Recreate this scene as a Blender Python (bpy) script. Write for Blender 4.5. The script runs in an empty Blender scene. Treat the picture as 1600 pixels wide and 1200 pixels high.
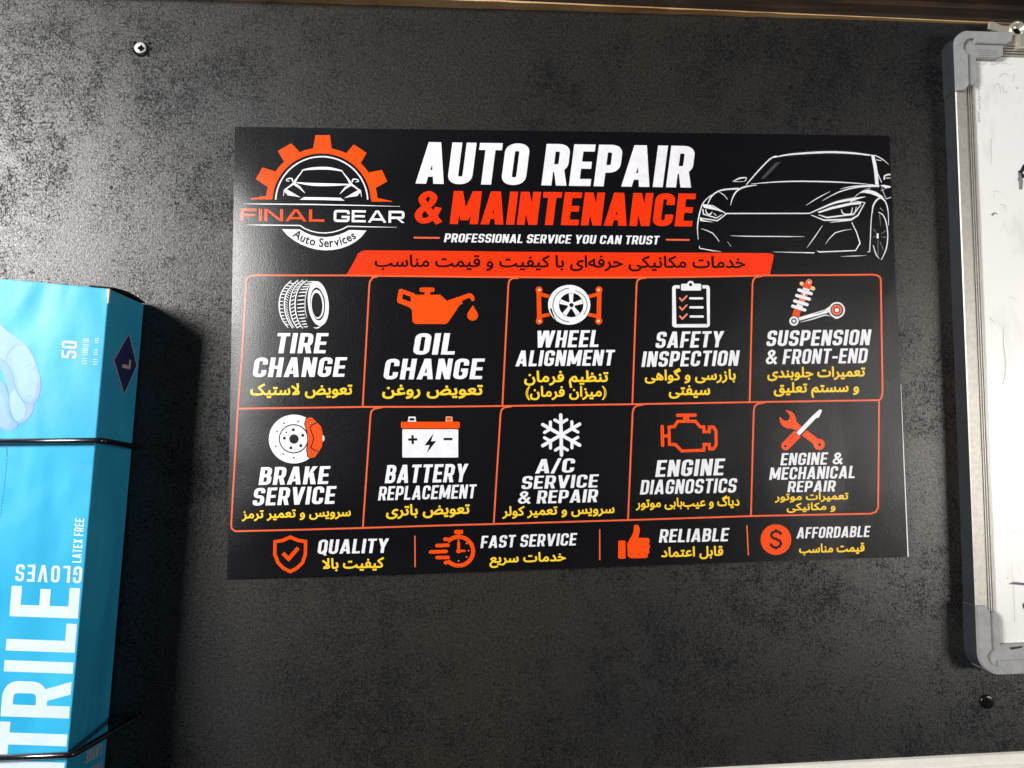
import bpy, bmesh, math, random
import numpy as np
from mathutils import Matrix, Vector
from mathutils.geometry import delaunay_2d_cdt

random.seed(4)
scn = bpy.context.scene
COL = scn.collection

# ---------------------------------------------------------------- camera
CAM = np.array([-0.0861562, -0.5126742, -0.0638056])
CAMR = np.array([[0.996694, 0.008563, -0.08079],
                 [-0.079943, -0.073802, -0.994064],
                 [-0.014475, 0.997236, -0.072874]])
FPX = 1200.0
cd = bpy.data.cameras.new('camera')
cd.sensor_width = 36.0
cd.lens = 36.0 * FPX / 1600.0
cd.clip_start = 0.01
cd.clip_end = 50
cam = bpy.data.objects.new('camera', cd)
COL.objects.link(cam)
m4 = Matrix.Identity(4)
for i in range(3):
    for j in range(3):
        m4[i][j] = CAMR[i, j]
    m4[i][3] = CAM[i]
cam.matrix_world = m4
scn.camera = cam

# ---------------------------------------------------------------- light
world = bpy.data.worlds.new('World')
scn.world = world
world.use_nodes = True
bg = world.node_tree.nodes['Background']
bg.inputs[0].default_value = (0.75, 0.9, 1.0, 1)
bg.inputs[1].default_value = 0.030


def area(name, loc, target, sx, sy, watts, col, spread=180):
    l = bpy.data.lights.new(name, 'AREA')
    l.shape = 'RECTANGLE'
    l.size, l.size_y = sx, sy
    l.energy = watts
    l.color = col
    l.spread = math.radians(spread)
    o = bpy.data.objects.new(name, l)
    COL.objects.link(o)
    o.location = loc
    d = Vector(target) - Vector(loc)
    o.rotation_euler = d.to_track_quat('-Z', 'Y').to_euler()
    return o


# daylight from an open door on the left, and an unseen fill lamp added on the right
area('window_light', (-1.15, -0.92, 0.36), (-0.15, 0, -0.02), 0.46, 0.44, 37, (1.0, 0.985, 0.965), 180)
area('right_fill_light', (1.18, -0.86, -0.12), (0.33, 0, -0.02), 0.5, 0.35, 1.0, (1.0, 0.95, 0.89), 50)

vs = scn.view_settings
vs.view_transform = 'Standard'
vs.look = 'None'
vs.exposure = 0.0
vs.gamma = 1.0
vs.use_curve_mapping = False


# ---------------------------------------------------------------- projection helpers
def ray(x, y):
    return CAMR @ np.array([(x - 800) / FPX, -(y - 600) / FPX, -1.0])


def px(x, y, d=0.0):
    """point on the plane d metres in front of the wall (wall is y = 0)"""
    r = ray(x, y)
    k = (-d - CAM[1]) / r[1]
    return CAM + k * r


# ---------------------------------------------------------------- objects helpers
def link(name, mesh, parent=None):
    o = bpy.data.objects.new(name, mesh)
    COL.objects.link(o)
    if parent is not None:
        o.parent = parent
    return o


def empty(name, loc, label=None, cat=None, group=None):
    o = bpy.data.objects.new(name, None)
    o.empty_display_size = 0.02
    COL.objects.link(o)
    o.location = loc
    tag(o, label, cat, group)
    return o


def tag(o, label=None, cat=None, group=None, kind=None):
    if label:
        o['label'] = label
    if cat:
        o['category'] = cat
    if group:
        o['group'] = group
    if kind:
        o['kind'] = kind
    return o


def keep(o, parent):
    """parent but leave the world place as it is (parents only carry a location)"""
    o.parent = parent
    o.matrix_parent_inverse = Matrix.Translation(parent.location).inverted()
    return o


def from_bm(name, bm, mat, parent=None, smooth=False):
    me = bpy.data.meshes.new(name)
    bmesh.ops.recalc_face_normals(bm, faces=bm.faces)
    bm.to_mesh(me)
    bm.free()
    for m in (mat if isinstance(mat, list) else [mat]):
        me.materials.append(m)
    if smooth:
        for p in me.polygons:
            p.use_smooth = True
    o = bpy.data.objects.new(name, me)
    COL.objects.link(o)
    if parent is not None:
        keep(o, parent)
    return o


# ---------------------------------------------------------------- materials
def nt_new(name):
    m = bpy.data.materials.new(name)
    m.use_nodes = True
    nt = m.node_tree
    b = nt.nodes['Principled BSDF']
    return m, nt, b


def nd(nt, t, **kw):
    n = nt.nodes.new(t)
    for k, v in kw.items():
        if k in n.inputs.keys():
            n.inputs[k].default_value = v
        else:
            setattr(n, k, v)
    return n


def ramp(nt, fac, stops):
    r = nt.nodes.new('ShaderNodeValToRGB')
    e = r.color_ramp.elements
    while len(e) < len(stops):
        e.new(0.5)
    for i, (p, c) in enumerate(stops):
        e[i].position = p
        e[i].color = (c, c, c, 1) if isinstance(c, (int, float)) else (*c, 1)
    nt.links.new(fac, r.inputs[0])
    return r


def mix(nt, fac, a, b, mode='MIX'):
    n = nt.nodes.new('ShaderNodeMix')
    n.data_type = 'RGBA'
    n.blend_type = mode
    for sock, v in ((n.inputs[0], fac), (n.inputs[6], a), (n.inputs[7], b)):
        if isinstance(v, (int, float)):
            sock.default_value = v
        elif isinstance(v, tuple):
            sock.default_value = (*v, 1) if len(v) == 3 else v
        else:
            nt.links.new(v, sock)
    return n.outputs[2]


def coords(nt, scale=(1, 1, 1), rot=(0, 0, 0)):
    tc = nt.nodes.new('ShaderNodeTexCoord')
    mp = nt.nodes.new('ShaderNodeMapping')
    mp.inputs['Scale'].default_value = scale
    mp.inputs['Rotation'].default_value = rot
    nt.links.new(tc.outputs['Object'], mp.inputs[0])
    return mp.outputs[0]


def noise(nt, vec, scale, detail=3, rough=0.5, dist=0.0):
    n = nt.nodes.new('ShaderNodeTexNoise')
    n.inputs['Scale'].default_value = scale
    n.inputs['Detail'].default_value = detail
    n.inputs['Roughness'].default_value = rough
    n.inputs['Distortion'].default_value = dist
    nt.links.new(vec, n.inputs['Vector'])
    return n.outputs[0]


def bump(nt, h, strength, dist, b, prev=None):
    n = nt.nodes.new('ShaderNodeBump')
    n.inputs['Strength'].default_value = strength
    n.inputs['Distance'].default_value = dist
    nt.links.new(h, n.inputs['Height'])
    if prev is not None:
        nt.links.new(prev, n.inputs['Normal'])
    if b is not None:
        nt.links.new(n.outputs[0], b.inputs['Normal'])
    return n.outputs[0]


def mathn(nt, op, a, b=None):
    n = nt.nodes.new('ShaderNodeMath')
    n.operation = op
    for s, v in ((n.inputs[0], a), (n.inputs[1], b)):
        if v is None:
            continue
        if isinstance(v, (int, float)):
            s.default_value = v
        else:
            nt.links.new(v, s)
    return n.outputs[0]


def wall_material():
    m, nt, b = nt_new('mottled_black_panel')
    v = coords(nt)
    patch = noise(nt, v, 8.5, 5, 0.6, 0.4)
    patch2 = noise(nt, v, 45.0, 4, 0.6, 0.3)
    big = mathn(nt, 'ADD', mathn(nt, 'MULTIPLY', patch, 0.65), mathn(nt, 'MULTIPLY', patch2, 0.35))
    # fibrous flecks running in all directions
    vf = coords(nt, (1.0, 1.0, 2.4), (0, 0.5, 0))
    f1 = noise(nt, vf, 240.0, 3, 0.6, 2.2)
    vg = coords(nt, (2.4, 1.0, 1.0), (0, -0.35, 0))
    f2 = noise(nt, vg, 270.0, 3, 0.6, 2.0)
    fl = mathn(nt, 'MINIMUM', f1, f2)
    thr = mathn(nt, 'ADD', fl, mathn(nt, 'MULTIPLY', mathn(nt, 'SUBTRACT', big, 0.465), 0.66))
    mask = ramp(nt, thr, [(0.402, 0.0), (0.446, 1.0)]).outputs[0]
    hue = ramp(nt, noise(nt, v, 5.0, 3, 0.5, 0.2),
               [(0.38, (0.0142, 0.0143, 0.0146)), (0.62, (0.0200, 0.0168, 0.0128))]).outputs[0]
    grey = mix(nt, ramp(nt, noise(nt, v, 600.0, 3, 0.65), [(0.34, 0.0), (0.66, 1.0)]).outputs[0], (0.35, 0.35, 0.35), (1.6, 1.6, 1.6))
    base = mix(nt, 1.0, hue, grey, 'MULTIPLY')
    dark = mix(nt, ramp(nt, big, [(0.42, 1.0), (0.56, 0.0)]).outputs[0], (0.0055, 0.0054, 0.0056), (0.0030, 0.0034, 0.0052))
    colr = mix(nt, mask, dark, base)
    nt.links.new(colr, b.inputs['Base Color'])
    rr = mix(nt, mask, (0.60, 0.60, 0.60), (0.39, 0.39, 0.39))
    nt.links.new(rr, b.inputs['Roughness'])
    sp = mix(nt, mask, (0.24, 0.24, 0.24), (0.74, 0.74, 0.74))
    sp2 = mix(nt, 1.0, sp, ramp(nt, noise(nt, v, 700.0, 3, 0.7), [(0.34, 0.55), (0.66, 1.35)]).outputs[0], 'MULTIPLY')
    nt.links.new(sp2, b.inputs['Specular IOR Level'])
    n1 = bump(nt, noise(nt, v, 760.0, 2, 0.6, 0.8), 0.6, 0.00017, None)
    bump(nt, fl, 0.5, 0.0003, b, n1)
    return m


_print = {}


def print_mat(name, col, rough=0.30, spec=0.42, metallic=0.0, grain=1.0):
    key = name
    if key in _print:
        return _print[key]
    m, nt, b = nt_new(name)
    v = coords(nt)
    var = ramp(nt, noise(nt, v, 130.0, 2), [(0.3, 0.93), (0.7, 1.04)]).outputs[0]
    nt.links.new(mix(nt, 1.0, (*col, 1.0), var, 'MULTIPLY'), b.inputs['Base Color'])
    b.inputs['Roughness'].default_value = rough
    b.inputs['Specular IOR Level'].default_value = spec
    b.inputs['Metallic'].default_value = metallic
    if grain:
        n1 = bump(nt, noise(nt, v, 1400.0, 2, 0.6), 0.5 * grain, 0.0003, None)
        bump(nt, noise(nt, v, 14.0, 2, 0.5), 0.25 * grain, 0.004, b, n1)
    _print[key] = m
    return m


def simple(name, col, rough=0.5, metallic=0.0, spec=0.5, bump_scale=0, bump_str=0.2, bump_dist=0.0005, var=0.12, vscale=60, coat=0):
    m, nt, b = nt_new(name)
    v = coords(nt)
    vv = ramp(nt, noise(nt, v, vscale, 4, 0.6), [(0.3, 1 - var), (0.7, 1 + var)]).outputs[0]
    nt.links.new(mix(nt, 1.0, (*col, 1.0), vv, 'MULTIPLY'), b.inputs['Base Color'])
    b.inputs['Roughness'].default_value = rough
    b.inputs['Metallic'].default_value = metallic
    b.inputs['Specular IOR Level'].default_value = spec
    b.inputs['Coat Weight'].default_value = coat
    b.inputs['Coat Roughness'].default_value = 0.15
    if bump_scale:
        bump(nt, noise(nt, v, bump_scale, 3, 0.6), bump_str, bump_dist, b)
    return m


def wood_material(name, c0, c1, c2, rough=0.5):
    m, nt, b = nt_new(name)
    v = coords(nt, (1.2, 30.0, 30.0))
    n1 = noise(nt, v, 6.0, 6, 0.65, 0.6)
    n2 = noise(nt, coords(nt), 18.0, 4, 0.6, 0.3)
    f = mathn(nt, 'ADD', mathn(nt, 'MULTIPLY', n1, 0.65), mathn(nt, 'MULTIPLY', n2, 0.35))
    r = ramp(nt, f, [(0.36, c0), (0.5, c1), (0.64, c2)])
    nt.links.new(r.outputs[0], b.inputs['Base Color'])
    b.inputs['Roughness'].default_value = rough
    b.inputs['Specular IOR Level'].default_value = 0.2
    bump(nt, n1, 0.5, 0.0008, b)
    return m


INK = print_mat('ink_black', (0.0028, 0.0030, 0.0044), 0.30, 0.44)
WHITE = print_mat('ink_white', (0.80, 0.80, 0.84))
ORANGE = print_mat('ink_orange', (0.95, 0.072, 0.003))
RED = print_mat('ink_red_orange', (0.95, 0.035, 0.003))
LINE = print_mat('ink_light_orange', (0.82, 0.125, 0.045))
YELLOW = print_mat('ink_yellow', (0.92, 0.60, 0.035))
MAROON = print_mat('ink_maroon', (0.022, 0.0022, 0.0022))
GREY = print_mat('ink_grey', (0.055, 0.055, 0.06))
MIDGREY = print_mat('ink_mid_grey', (0.30, 0.30, 0.31))
SALMON = print_mat('ink_salmon', (0.75, 0.22, 0.14))
CREAM = print_mat('ink_cream', (0.85, 0.55, 0.30))


# ---------------------------------------------------------------- flat artwork
def ccw(poly):
    a = 0.0
    for i in range(len(poly)):
        x0, y0 = poly[i]
        x1, y1 = poly[(i + 1) % len(poly)]
        a += x0 * y1 - x1 * y0
    return poly if a > 0 else poly[::-1]


class Art:
    """paints polygons one over the other; the last one painted wins (None erases)"""

    def __init__(self):
        self.items = []
        self.k = lambda p: p

    def frame(self, ox, oy, s):
        self.k = lambda p: (ox + p[0] / s, oy + p[1] / s)
        self.s = s
        return self

    def poly(self, pts, ink):
        self.items.append(([self.k(p) for p in pts], ink))

    def raw(self, pts, ink):
        self.items.append((list(pts), ink))

    def ell(self, c, rx, ry, ink, n=40, rot=0):
        cr, sr = math.cos(rot), math.sin(rot)
        pts = []
        for i in range(n):
            a = 2 * math.pi * i / n
            x, y = rx * math.cos(a), ry * math.sin(a)
            pts.append((c[0] + x * cr - y * sr, c[1] + x * sr + y * cr))
        self.poly(pts, ink)

    def circ(self, c, r, ink, n=32):
        self.ell(c, r, r, ink, n)

    def ring(self, c, rx, ry, w, ink, a0=0, a1=360, n=48):
        pts = []
        for i in range(n + 1):
            a = math.radians(a0 + (a1 - a0) * i / n)
            pts.append((c[0] + rx * math.cos(a), c[1] + ry * math.sin(a)))
        self.stroke(pts, w, ink)

    def rr(self, x0, y0, x1, y1, r, ink):
        pts = []
        for cx, cy, a in ((x1 - r, y1 - r, 0), (x0 + r, y1 - r, 90), (x0 + r, y0 + r, 180), (x1 - r, y0 + r, 270)):
            for i in range(6):
                t = math.radians(a + 18 * i)
                pts.append((cx + r * math.cos(t), cy + r * math.sin(t)))
        self.poly(pts, ink)

    def stroke(self, pts, w, ink, closed=False, round_=False, smooth=0):
        """pts: (x, y) with constant w, or (x, y, w)"""
        P = [(p[0], p[1], p[2] if len(p) > 2 else w) for p in pts]
        if smooth:
            P = catmull(P, smooth, closed)
        n = len(P)
        L, R = [], []
        for i in range(n):
            if closed:
                a, b = P[i - 1], P[(i + 1) % n]
            else:
                a, b = P[max(0, i - 1)], P[min(n - 1, i + 1)]
            d1 = norm(P[i][0] - a[0], P[i][1] - a[1])
            d2 = norm(b[0] - P[i][0], b[1] - P[i][1])
            if d1 == (0, 0):
                d1 = d2
            if d2 == (0, 0):
                d2 = d1
            nx, ny = -(d1[1] + d2[1]), d1[0] + d2[0]
            l = math.hypot(nx, ny)
            if l < 1e-6:
                nx, ny, l = -d1[1], d1[0], 1
            nx, ny = nx / l, ny / l
            c = max(0.5, nx * -d1[1] + ny * d1[0])
            h = P[i][2] * 0.5 / c
            L.append((P[i][0] + nx * h, P[i][1] + ny * h))
            R.append((P[i][0] - nx * h, P[i][1] - ny * h))
        rng = range(n) if closed else range(n - 1)
        for i in rng:
            j = (i + 1) % n
            self.poly([L[i], L[j], R[j], R[i]], ink)
        if round_:
            self.circ(P[0][:2], P[0][2] / 2, ink, 14)
            self.circ(P[-1][:2], P[-1][2] / 2, ink, 14)

    def build(self, name, surf, layer, parent, skip=None):
        """one mesh per art; surf(px, py, layer) -> (point, normal)"""
        inks = []
        polys = []
        verts = []
        ids = []
        for pts, ink in self.items:
            pts = ccw([(float(x), float(y)) for x, y in pts])
            a = abs(sum(pts[i][0] * pts[(i + 1) % len(pts)][1] - pts[(i + 1) % len(pts)][0] * pts[i][1] for i in range(len(pts))))
            if a < 1e-5:
                continue
            st = len(verts)
            verts += [Vector(p) for p in pts]
            polys.append(list(range(st, st + len(pts))))
            ids.append(ink)
        if not polys:
            return None
        used, faces, mats = {}, [], []
        P, N = [], []
        # pieces that do not touch are cut on their own
        boxes = []
        for pl in polys:
            q = np.array([verts[i] for i in pl])
            boxes.append((q[:, 0].min() - .02, q[:, 1].min() - .02, q[:, 0].max() + .02, q[:, 1].max() + .02))
        par = list(range(len(polys)))

        def find(i):
            while par[i] != i:
                par[i] = par[par[i]]
                i = par[i]
            return i
        BX = np.array(boxes)
        for i in range(len(polys)):
            hit = np.nonzero((BX[i + 1:, 0] < BX[i, 2]) & (BX[i + 1:, 2] > BX[i, 0]) & (BX[i + 1:, 1] < BX[i, 3]) & (BX[i + 1:, 3] > BX[i, 1]))[0]
            for j in hit:
                par[find(int(j) + i + 1)] = find(i)
        groups = {}
        for i in range(len(polys)):
            groups.setdefault(find(i), []).append(i)
        for g in groups.values():
            lv, le, lp = [], [], []
            for i in g:
                st = len(lv)
                q0 = [verts[k] for k in polys[i]]
                q = []
                for k in range(len(q0)):
                    q.append(q0[k])
                    e0, e1 = q0[k], q0[(k + 1) % len(q0)]
                    m = int((e1 - e0).length / 10)
                    q += [e0.lerp(e1, (j + 1) / (m + 1)) for j in range(m)]
                lv += q
                le += [(st + k, st + (k + 1) % len(q)) for k in range(len(q))]
                lp.append((np.array([tuple(v) for v in q]), ids[i]))
            lo = BX[g].min(0)
            hi = BX[g].max(0)
            if max(hi[2] - lo[0], hi[3] - lo[1]) > 25:
                for gx in np.arange(lo[0] + 3.3, hi[2], 11.0):
                    for gy in np.arange(lo[1] + 2.7, hi[3], 11.0):
                        lv.append(Vector((gx, gy)))
            vo, _, fo, _, _, _ = delaunay_2d_cdt(lv, le, [], 0, 1e-5, True)
            VO = np.array([tuple(v) for v in vo])
            F3 = np.array([f for f in fo if len(f) == 3])
            cen = VO[F3].mean(1)
            top = np.full(len(F3), -1)
            for k, (q, _i) in enumerate(lp):
                lo, hi = q.min(0), q.max(0)
                sel = np.nonzero((cen[:, 0] >= lo[0]) & (cen[:, 0] <= hi[0]) & (cen[:, 1] >= lo[1]) & (cen[:, 1] <= hi[1]))[0]
                if not len(sel):
                    continue
                cx, cy = cen[sel, 0], cen[sel, 1]
                ins = np.zeros(len(sel), bool)
                for m in range(len(q)):
                    x0, y0 = q[m]
                    x1, y1 = q[(m + 1) % len(q)]
                    if y0 == y1:
                        continue
                    cr = (y0 > cy) != (y1 > cy)
                    ins ^= cr & (cx < (x1 - x0) * (cy - y0) / (y1 - y0) + x0)
                top[sel[ins]] = k
            for f, t in zip(F3, top):
                if t < 0 or lp[t][1] is None:
                    continue
                ink = lp[t][1]
                ar = (VO[f[1]] - VO[f[0]])[0] * (VO[f[2]] - VO[f[0]])[1] - (VO[f[1]] - VO[f[0]])[1] * (VO[f[2]] - VO[f[0]])[0]
                if abs(ar) < 1e-7:
                    continue
                if ar > 0:            # photo y runs down: turn the face to the viewer
                    f = f[::-1]
                if ink not in inks:
                    inks.append(ink)
                idx = []
                for v in f:
                    key = (round(float(VO[v][0]), 5), round(float(VO[v][1]), 5))
                    if key not in used:
                        used[key] = len(P)
                        p, nrm = surf(float(VO[v][0]), float(VO[v][1]), layer)
                        P.append(p)
                        N.append(nrm)
                    idx.append(used[key])
                if len(set(idx)) == 3:
                    faces.append(idx)
                    mats.append(inks.index(ink))
        if not faces:
            return None
        me = bpy.data.meshes.new(name)
        me.from_pydata([tuple(p) for p in P], [], faces)
        for i in inks:
            me.materials.append(i)
        me.polygons.foreach_set('material_index', mats)
        me.polygons.foreach_set('use_smooth', [True] * len(faces))
        me.update()
        me.normals_split_custom_set_from_vertices([tuple(n) for n in N])
        o = bpy.data.objects.new(name, me)
        COL.objects.link(o)
        keep(o, parent)
        return o


def norm(x, y):
    l = math.hypot(x, y)
    return (x / l, y / l) if l > 1e-9 else (0, 0)


def catmull(P, n, closed=False):
    out = []
    m = len(P)
    segs = m if closed else m - 1
    for i in range(segs):
        p1, p2 = P[i], P[(i + 1) % m]
        p0 = P[i - 1] if (i > 0 or closed) else p1
        p3 = P[(i + 2) % m] if (i + 2 < m or closed) else p2
        for k in range(n):
            t = k / n
            out.append(tuple(0.5 * ((2 * b) + (-a + c) * t + (2 * a - 5 * b + 4 * c - d) * t * t + (-a + 3 * b - 3 * c + d) * t ** 3)
                             for a, b, c, d in zip(p0, p1, p2, p3)))
    if not closed:
        out.append(P[-1])
    return out


# ---------------------------------------------------------------- block lettering
class Glyphs:
    """a narrow block alphabet: every letter is built from strokes one unit high"""

    def __init__(self, w=0.43, s=0.19, r=0.14):
        self.w, self.s, self.r = w, s, r
        self.cache = {}

    def fillet(self, pts, r, closed=False):
        if r <= 0:
            return pts
        out = []
        n = len(pts)
        for i, p in enumerate(pts):
            if not closed and i in (0, n - 1):
                out.append(p)
                continue
            a, b = pts[i - 1], pts[(i + 1) % n]
            d1, d2 = norm(a[0] - p[0], a[1] - p[1]), norm(b[0] - p[0], b[1] - p[1])
            q = min(r, math.dist(a, p) * 0.499, math.dist(b, p) * 0.499)
            s0 = (p[0] + d1[0] * q, p[1] + d1[1] * q)
            s1 = (p[0] + d2[0] * q, p[1] + d2[1] * q)
            for k in range(7):
                t = k / 6
                # circular-ish quadratic blended arc
                x = (1 - t) ** 2 * s0[0] + 2 * t * (1 - t) * p[0] + t * t * s1[0]
                y = (1 - t) ** 2 * s0[1] + 2 * t * (1 - t) * p[1] + t * t * s1[1]
                out.append((x, y))
        return out

    def get(self, ch):
        if ch in self.cache:
            return self.cache[ch]
        A = Art()
        w, s, r = self.w, self.s, self.r
        c = s / 2
        wd = w

        def st(pts, rad=None, closed=False, width=None):
            A.stroke(self.fillet(pts, r * 1.5 if rad is None else rad, closed), width or s, 1, closed)

        def q(*pts):
            A.poly(pts, 1)

        def cut(*pts):
            A.poly(pts, 0)

        def box(x0, y0, x1, y1):
            q((x0, y0), (x1, y0), (x1, y1), (x0, y1))
        b = s * 0.92
        if ch in 'OQ0':
            st([(c, c), (w - c, c), (w - c, 1 - c), (c, 1 - c)], closed=True)
            if ch == 'Q':
                q((w * .5, .26), (w * .5 + s * .9, .26), (w * 1.03, -.1), (w * 1.03 - s * .9, -.1))
        elif ch == 'C':
            st([(w - c, .645), (w - c, 1 - c), (c, 1 - c), (c, c), (w - c, c), (w - c, .355)])
        elif ch == 'G':
            st([(w - c, .66), (w - c, 1 - c), (c, 1 - c), (c, c), (w - c, c), (w - c, .52)])
            box(w * .5, .52 - b, w, .52)
        elif ch == 'S':
            st([(w - c, .70), (w - c, 1 - c), (c, 1 - c), (c, .5), (w - c, .5), (w - c, c), (c, c), (c, .30)], r * 1.35)
        elif ch == '5':
            st([(w - .01, 1 - c), (c, 1 - c), (c, .55)], 0)
            st([(c, .57), (w - c, .57), (w - c, c), (c, c), (c, .30)], r * 1.2)
        elif ch == 'U':
            st([(c, 1), (c, c), (w - c, c), (w - c, 1)])
        elif ch == 'D':
            box(0, 0, s, 1)
            st([(c, 1 - c), (w - c, 1 - c), (w - c, c), (c, c)])
        elif ch in 'PR':
            box(0, 0, s, 1)
            st([(c, 1 - c), (w - c, 1 - c), (w - c, .42), (c, .42)])
            if ch == 'R':
                q((w * .40, .46), (w * .40 + s * 1.02, .46), (w + .015, 0), (w + .015 - s * 1.06, 0))
        elif ch == 'B':
            box(0, 0, s, 1)
            st([(c, 1 - c), (w - c - .015, 1 - c), (w - c - .015, .53), (c, .53)], r * 1.1)
            st([(c, .51), (w - c, .51), (w - c, c), (c, c)], r * 1.2)
        elif ch == 'E':
            wd = w * .88
            box(0, 0, s, 1); box(0, 1 - b, wd, 1); box(0, 0, wd, b); box(0, .5 - b / 2, wd * .93, .5 + b / 2)
        elif ch == 'F':
            wd = w * .86
            box(0, 0, s, 1); box(0, 1 - b, wd, 1); box(0, .47 - b / 2, wd * .92, .47 + b / 2)
        elif ch == 'L':
            wd = w * .84
            box(0, 0, s, 1); box(0, 0, wd, b)
        elif ch == 'H':
            box(0, 0, s, 1); box(w - s, 0, w, 1); box(0, .5 - b / 2, w, .5 + b / 2)
        elif ch == 'I':
            wd = s
            box(0, 0, s, 1)
        elif ch == 'T':
            wd = w * .94
            box(0, 1 - b, wd, 1); box(wd / 2 - c, 0, wd / 2 + c, 1)
        elif ch in 'AV':
            wd = w * 1.16
            a = s * .62
            y = (lambda t: t) if ch == 'A' else (lambda t: 1 - t)
            q((0, y(0)), (wd, y(0)), (wd / 2 + a, y(1)), (wd / 2 - a, y(1)))
            sl = (wd / 2 - a)
            leg = s * 1.04
            top = min(.86, (wd / 2 - leg) / sl) if sl > 0 else .8
            if ch == 'A':
                lo = .17
                cut((leg, -.01), (wd - leg, -.01), (wd - leg - lo * sl, lo), (leg + lo * sl, lo))
                l2 = lo + b * .95
                cut((leg + l2 * sl, l2), (wd - leg - l2 * sl, l2), (wd / 2, top))
            else:
                cut((leg, 1.01), (wd - leg, 1.01), (wd / 2, 1 - top))
        elif ch == 'W':
            wd = w * 1.75
            h = wd / 2
            for o in (0, h - s * .28):
                ww = h + s * .28
                a = s * .55
                q((o, 1), (o + s * 1.0, 1), (o + ww / 2 + a, 0), (o + ww / 2 - a, 0))
                q((o + ww - s * 1.0, 1), (o + ww, 1), (o + ww / 2 + a, 0), (o + ww / 2 - a, 0))
        elif ch == 'M':
            wd = w * 1.42
            box(0, 0, s, 1); box(wd - s, 0, wd, 1)
            a = s * .48
            q((0, 1), (s * 1.12, 1), (wd / 2 + a, .12), (wd / 2 - a, .12))
            q((wd, 1), (wd - s * 1.12, 1), (wd / 2 - a, .12), (wd / 2 + a, .12))
        elif ch == 'N':
            wd = w * 1.02
            box(0, 0, s * .95, 1); box(wd - s * .95, 0, wd, 1)
            q((0, 1), (s * 1.05, 1), (wd, 0), (wd - s * 1.05, 0))
        elif ch == 'K':
            wd = w * 1.05
            box(0, 0, s, 1)
            q((s * .6, .36), (wd - s * 1.15, 1), (wd, 1), (s * .6, .22))
            q((s * 1.2, .52), (s * 2.1, .66), (wd + .02, 0), (wd - s * 1.1, 0))
        elif ch == 'X':
            wd = w * 1.08
            q((0, 0), (s * 1.1, 0), (wd, 1), (wd - s * 1.1, 1))
            q((0, 1), (s * 1.1, 1), (wd, 0), (wd - s * 1.1, 0))
        elif ch == 'Y':
            wd = w * 1.12
            box(wd / 2 - c, 0, wd / 2 + c, .45)
            q((0, 1), (s * 1.08, 1), (wd / 2 + c, .38), (wd / 2 - c, .38))
            q((wd, 1), (wd - s * 1.08, 1), (wd / 2 - c, .38), (wd / 2 + c, .38))
        elif ch == '&':
            wd = w * 1.32
            P = [(wd * .98, .02), (wd * .30, .62), (wd * .24, .80), (wd * .45, .91), (wd * .66, .80), (wd * .56, .60),
                 (wd * .24, .42), (wd * .14, .25), (wd * .30, .095), (wd * .58, .13), (wd * .80, .34), (wd * .88, .50)]
            A.stroke(P, s * .88, 1, smooth=5)
        elif ch == '/':
            wd = w * .62
            q((-.04, -.03), (s * .62, -.03), (wd + .02, 1.03), (wd - s * .72, 1.03))
        elif ch == '-':
            wd = w * .62
            box(0, .34, wd, .34 + b)
        res = ([(p, i) for p, i in A.items], wd)
        self.cache[ch] = res
        return res


BLOCK = Glyphs(0.45, 0.185, 0.15)
PANEL = Glyphs(0.46, 0.168, 0.15)
SMALL = Glyphs(0.46, 0.160, 0.15)
WIDE = Glyphs(1.20, 0.20, 0.10)
BOXF = Glyphs(0.46, 0.155, 0.13)


def lettering(A, text, bl, br, cap, ink, font=BLOCK, slant=0.16, gap=0.075, space=0.20, up=None):
    """text fitted between two baseline points given in photo pixels, cap = cap height in px; 'up' overrides the up vector"""
    bl, br = np.array(bl, float), np.array(br, float)
    x = 0.0
    place = []
    for ch in text:
        if ch == ' ':
            x += space
            continue
        items, wd = font.get(ch)
        place.append((x, items))
        x += wd + gap
    total = x - gap
    d = br - bl
    U = d / total
    un = np.linalg.norm(d)
    if up is None:
        up = np.array([d[1], -d[0]]) / un
    up = np.array(up, float)
    V = up * cap + (d / un) * (slant * cap)
    for ox, items in place:
        for pts, on in items:
            A.raw([tuple(bl + U * (ox + p[0]) + V * p[1]) for p in pts], ink if on else None)


# Persian letters: isolated, final, initial, medial forms
FORMS = {
    'ا': 'FE8D FE8E', 'ب': 'FE8F FE90 FE91 FE92', 'ت': 'FE95 FE96 FE97 FE98', 'ج': 'FE9D FE9E FE9F FEA0',
    'ح': 'FEA1 FEA2 FEA3 FEA4', 'خ': 'FEA5 FEA6 FEA7 FEA8', 'د': 'FEA9 FEAA', 'ر': 'FEAD FEAE', 'ز': 'FEAF FEB0',
    'س': 'FEB1 FEB2 FEB3 FEB4', 'ض': 'FEBD FEBE FEBF FEC0', 'ظ': 'FEC5 FEC6 FEC7 FEC8', 'ع': 'FEC9 FECA FECB FECC',
    'غ': 'FECD FECE FECF FED0', 'ف': 'FED1 FED2 FED3 FED4', 'ق': 'FED5 FED6 FED7 FED8', 'ک': 'FB8E FB8F FB90 FB91',
    'گ': 'FB92 FB93 FB94 FB95', 'ل': 'FEDD FEDE FEDF FEE0', 'م': 'FEE1 FEE2 FEE3 FEE4', 'ن': 'FEE5 FEE6 FEE7 FEE8',
    'و': 'FEED FEEE', 'ه': 'FEE9 FEEA FEEB FEEC', 'ی': 'FBFC FBFD FBFE FBFF', 'L': 'FEFB FEFC'}


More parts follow.
